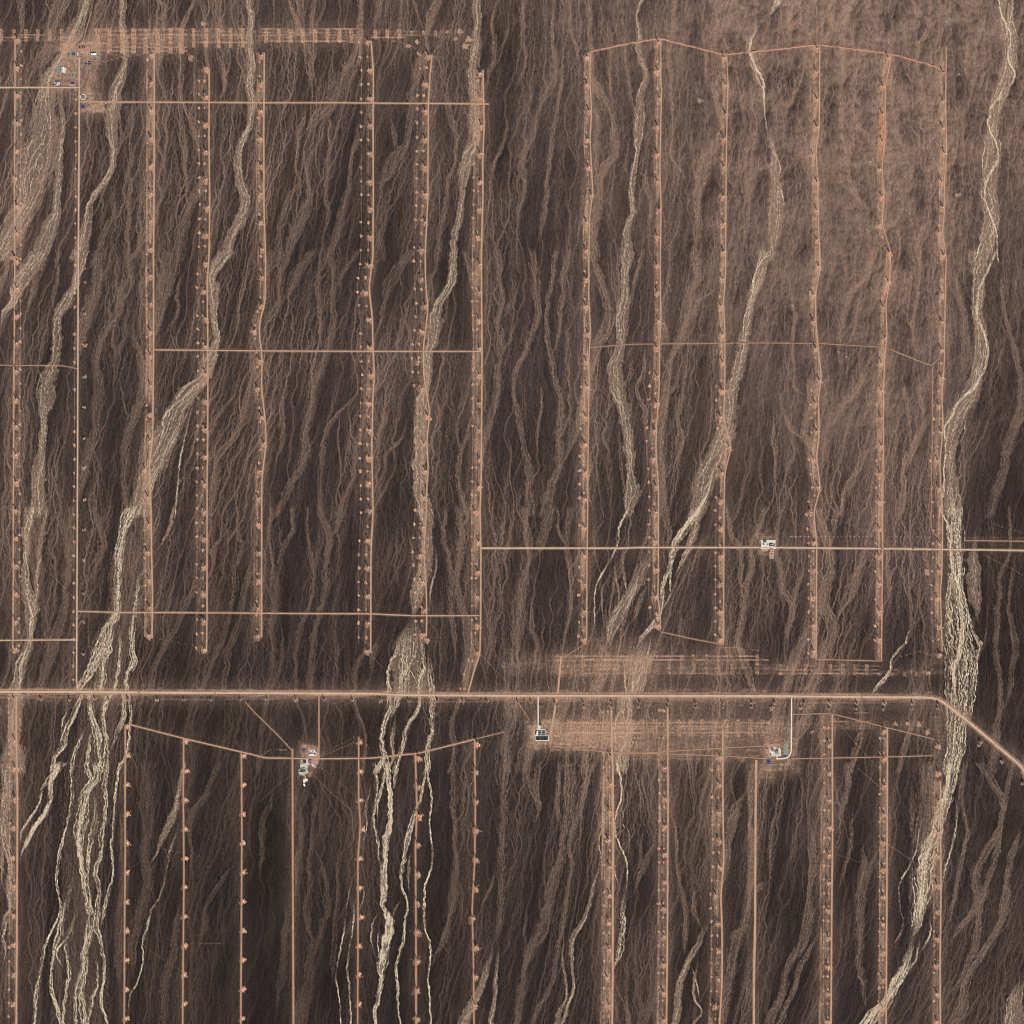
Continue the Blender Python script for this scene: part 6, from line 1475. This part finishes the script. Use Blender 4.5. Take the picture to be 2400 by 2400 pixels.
# ---------------------------------------------------------------- white compound, south right
def Dd(zx, zy): return 1760 + zx / 16.1, 1710 + zy / 16.1
def DB(a, b, c, d): return (*Dd(a, b), *Dd(c, d))
yard('earth_yard', *DB(560, 520, 1240, 1040), MT['redsoil'], .3, 'orange graded pad around the white right-hand compound'); yard('concrete_yard', *DB(708, 660, 942, 1000), MT['slab'], .7, 'white paved left half of the right-hand compound'); yard('concrete_yard', *DB(942, 752, 1130, 1000), MT['slab'], .72, 'white paved right half of the right-hand compound'); yard('concrete_yard', *DB(970, 1000, 1008, 1085), MT['slab'], .8, 'short white gate lane below the right-hand compound')
yard('gravel_yard', *DB(1245, 520, 1410, 960), MT['greygravel'], .4, 'grey gravel field right of the white compound'); yard('gravel_yard', *DB(735, 685, 900, 740), MT['greygravel'], .95, 'grey gravel strip at the top of the white compound')
building('office_building', *DB(905, 800, 1040, 900), 14, 'grey', 'big grey-roofed office in the white right-hand compound', extras=0)
building('annex', *DB(775, 775, 895, 822), 8, 'grey', 'grey-roofed annex left of the big grey office', extras=1); building('annex', *DB(745, 700, 835, 745), 9, 'dkgreen', 'dark-roofed block at the upper left of the white compound', extras=1); building('annex', *DB(1036, 680, 1090, 738), 6, 'white', 'small white building at the upper right of the compound'); building('annex', *DB(732, 915, 772, 990), 7, 'dark', 'narrow dark building at the lower left of the white compound')
for i, (a, b) in enumerate(((860, 930), (920, 940), (985, 940), (1040, 940), (1085, 900))): container(*Dd(a, b), f'small pale cabinet, {ORD[i]} from left on the white paving below the office', w=5, d=4, m='grey', z=1.0, group='pale cabinets on the white paving')
wall_line('perimeter_wall', [Dd(680, 556), Dd(930, 500), Dd(1180, 440)], 3.6, 'long slanting wall above the white right-hand compound'); wall_line('screen_wall', [Dd(575, 1008), Dd(680, 968)], 4, 'short slanting wall left of the white compound')
hut(*Dd(605, 708), 'black hut on the orange pad left of the white compound', 12, 8, 6); hut(*Dd(1450, 556), 'dark hut at the top of the grey gravel field', 9, 6); hut(*Dd(1450, 708), 'dark hut in the middle of the grey gravel field', 9, 6); building('shed', *DB(1220, 990, 1345, 1022), 4, 'dark', 'long dark shed below the grey gravel field', 'shed', gable=True)
for i, (a, b, c, d) in enumerate(((600, 1152, 720, 1186), (606, 1208, 745, 1262), (612, 1270, 752, 1308))): building('camp_house', *DB(a, b, c, d), 5, 'blue', f'{["top", "middle", "bottom"][i]} of three blue-roofed houses below the white compound', 'house', gable=True, rot=4, group='three blue-roofed houses below the white compound')
hut(*Dd(550, 1312), 'dark hut left of the three blue-roofed houses', 7, 5); hut(*Dd(805, 1228), 'dark hut right of the three blue-roofed houses', 7, 5); hut(*Dd(800, 1490), 'dark hut alone well below the three blue-roofed houses', 9, 6)

# ---------------------------------------------------------------- batching yard on the right-hand road
def Ee(zx, zy): return 1750 + zx / 19.32, 1240 + zy / 19.32
def EB(a, b, c, d): return (*Ee(a, b), *Ee(c, d))
yard('gravel_yard', *EB(650, 490, 1310, 900), MT['slab'], 2.6, 'white crushed stone yard on the long pale road'); yard('gravel_yard', *EB(680, 880, 1010, 1010), MT['tansoil'], .8, 'tan earth apron below the white crushed stone yard'); yard('earth_yard', *EB(1035, 870, 1225, 1340), MT['pinksoil'], 1.0, 'pinkish storage strip below the white crushed stone yard')
building('hall', *EB(755, 520, 892, 608), 9, 'green', 'green-roofed hall on the white crushed stone yard', gable=True, z=3); silo(*Ee(790, 712), 'tall silo on the left of the white crushed stone yard', 3.4, 20, z=2.8); container(*Ee(760, 700), 'grey mixing plant cabin beside the tall silo', rot=-40, w=10, d=5, h=7, m='grey', z=2.8); hut(*Ee(940, 685), 'black hut in the middle of the white stone yard', 9, 8, 6)
for i, (a, b, c, d) in enumerate(((1010, 640, 1060, 760), (1070, 640, 1180, 690), (1075, 735, 1180, 780), (1185, 670, 1300, 700), (1190, 750, 1290, 785))): building('barrack', *EB(a, b, c, d), 5, ['dark', 'dark', 'slate', 'rust', 'rust'][i], ['dark barrack at the left of the stone yard quadrangle', 'dark barrack along the top of the stone yard quadrangle', 'slate barrack along the bottom of the stone yard quadrangle', 'rust-roofed shed at the upper right of the stone yard', 'rust-roofed shed at the lower right of the stone yard'][i], 'barrack', gable=True, z=2.8)
for i, (a, b) in enumerate(((1075, 885), (1180, 885), (1060, 940), (1150, 945), (1050, 1030), (1160, 1025), (1130, 1110), (1150, 1165))): container(*Ee(a, b), f'dark container on the pinkish storage strip, {ORD[i]} going down', w=7, d=4, m='rust' if i % 2 else 'dark', z=1.0, group='containers on the pinkish storage strip')
hut(*Ee(905, 1078), 'dark hut on the tan apron left of the pinkish strip', 7, 6)

# ---------------------------------------------------------------- lone huts and traffic
tank(509.3, 831.8, 'white round tank below the middle cross road at a wash', 4, 5)
truck(326.7, 1622.6, -1, 'dark truck on the main road left of the leftmost southern row tops'); truck(504.7, 1624.2, -1, 'dark truck on the main road, second from the left', 'dark'); truck(2019, 1634, 179, 'dark truck on the main road near its bend'); truck(2068.5, 1285.6, -1, 'dark truck at the crossing with the twelfth row service road'); truck(2141, 1286.3, -1, 'dark truck on the long pale road left of the big wash', 'dark')
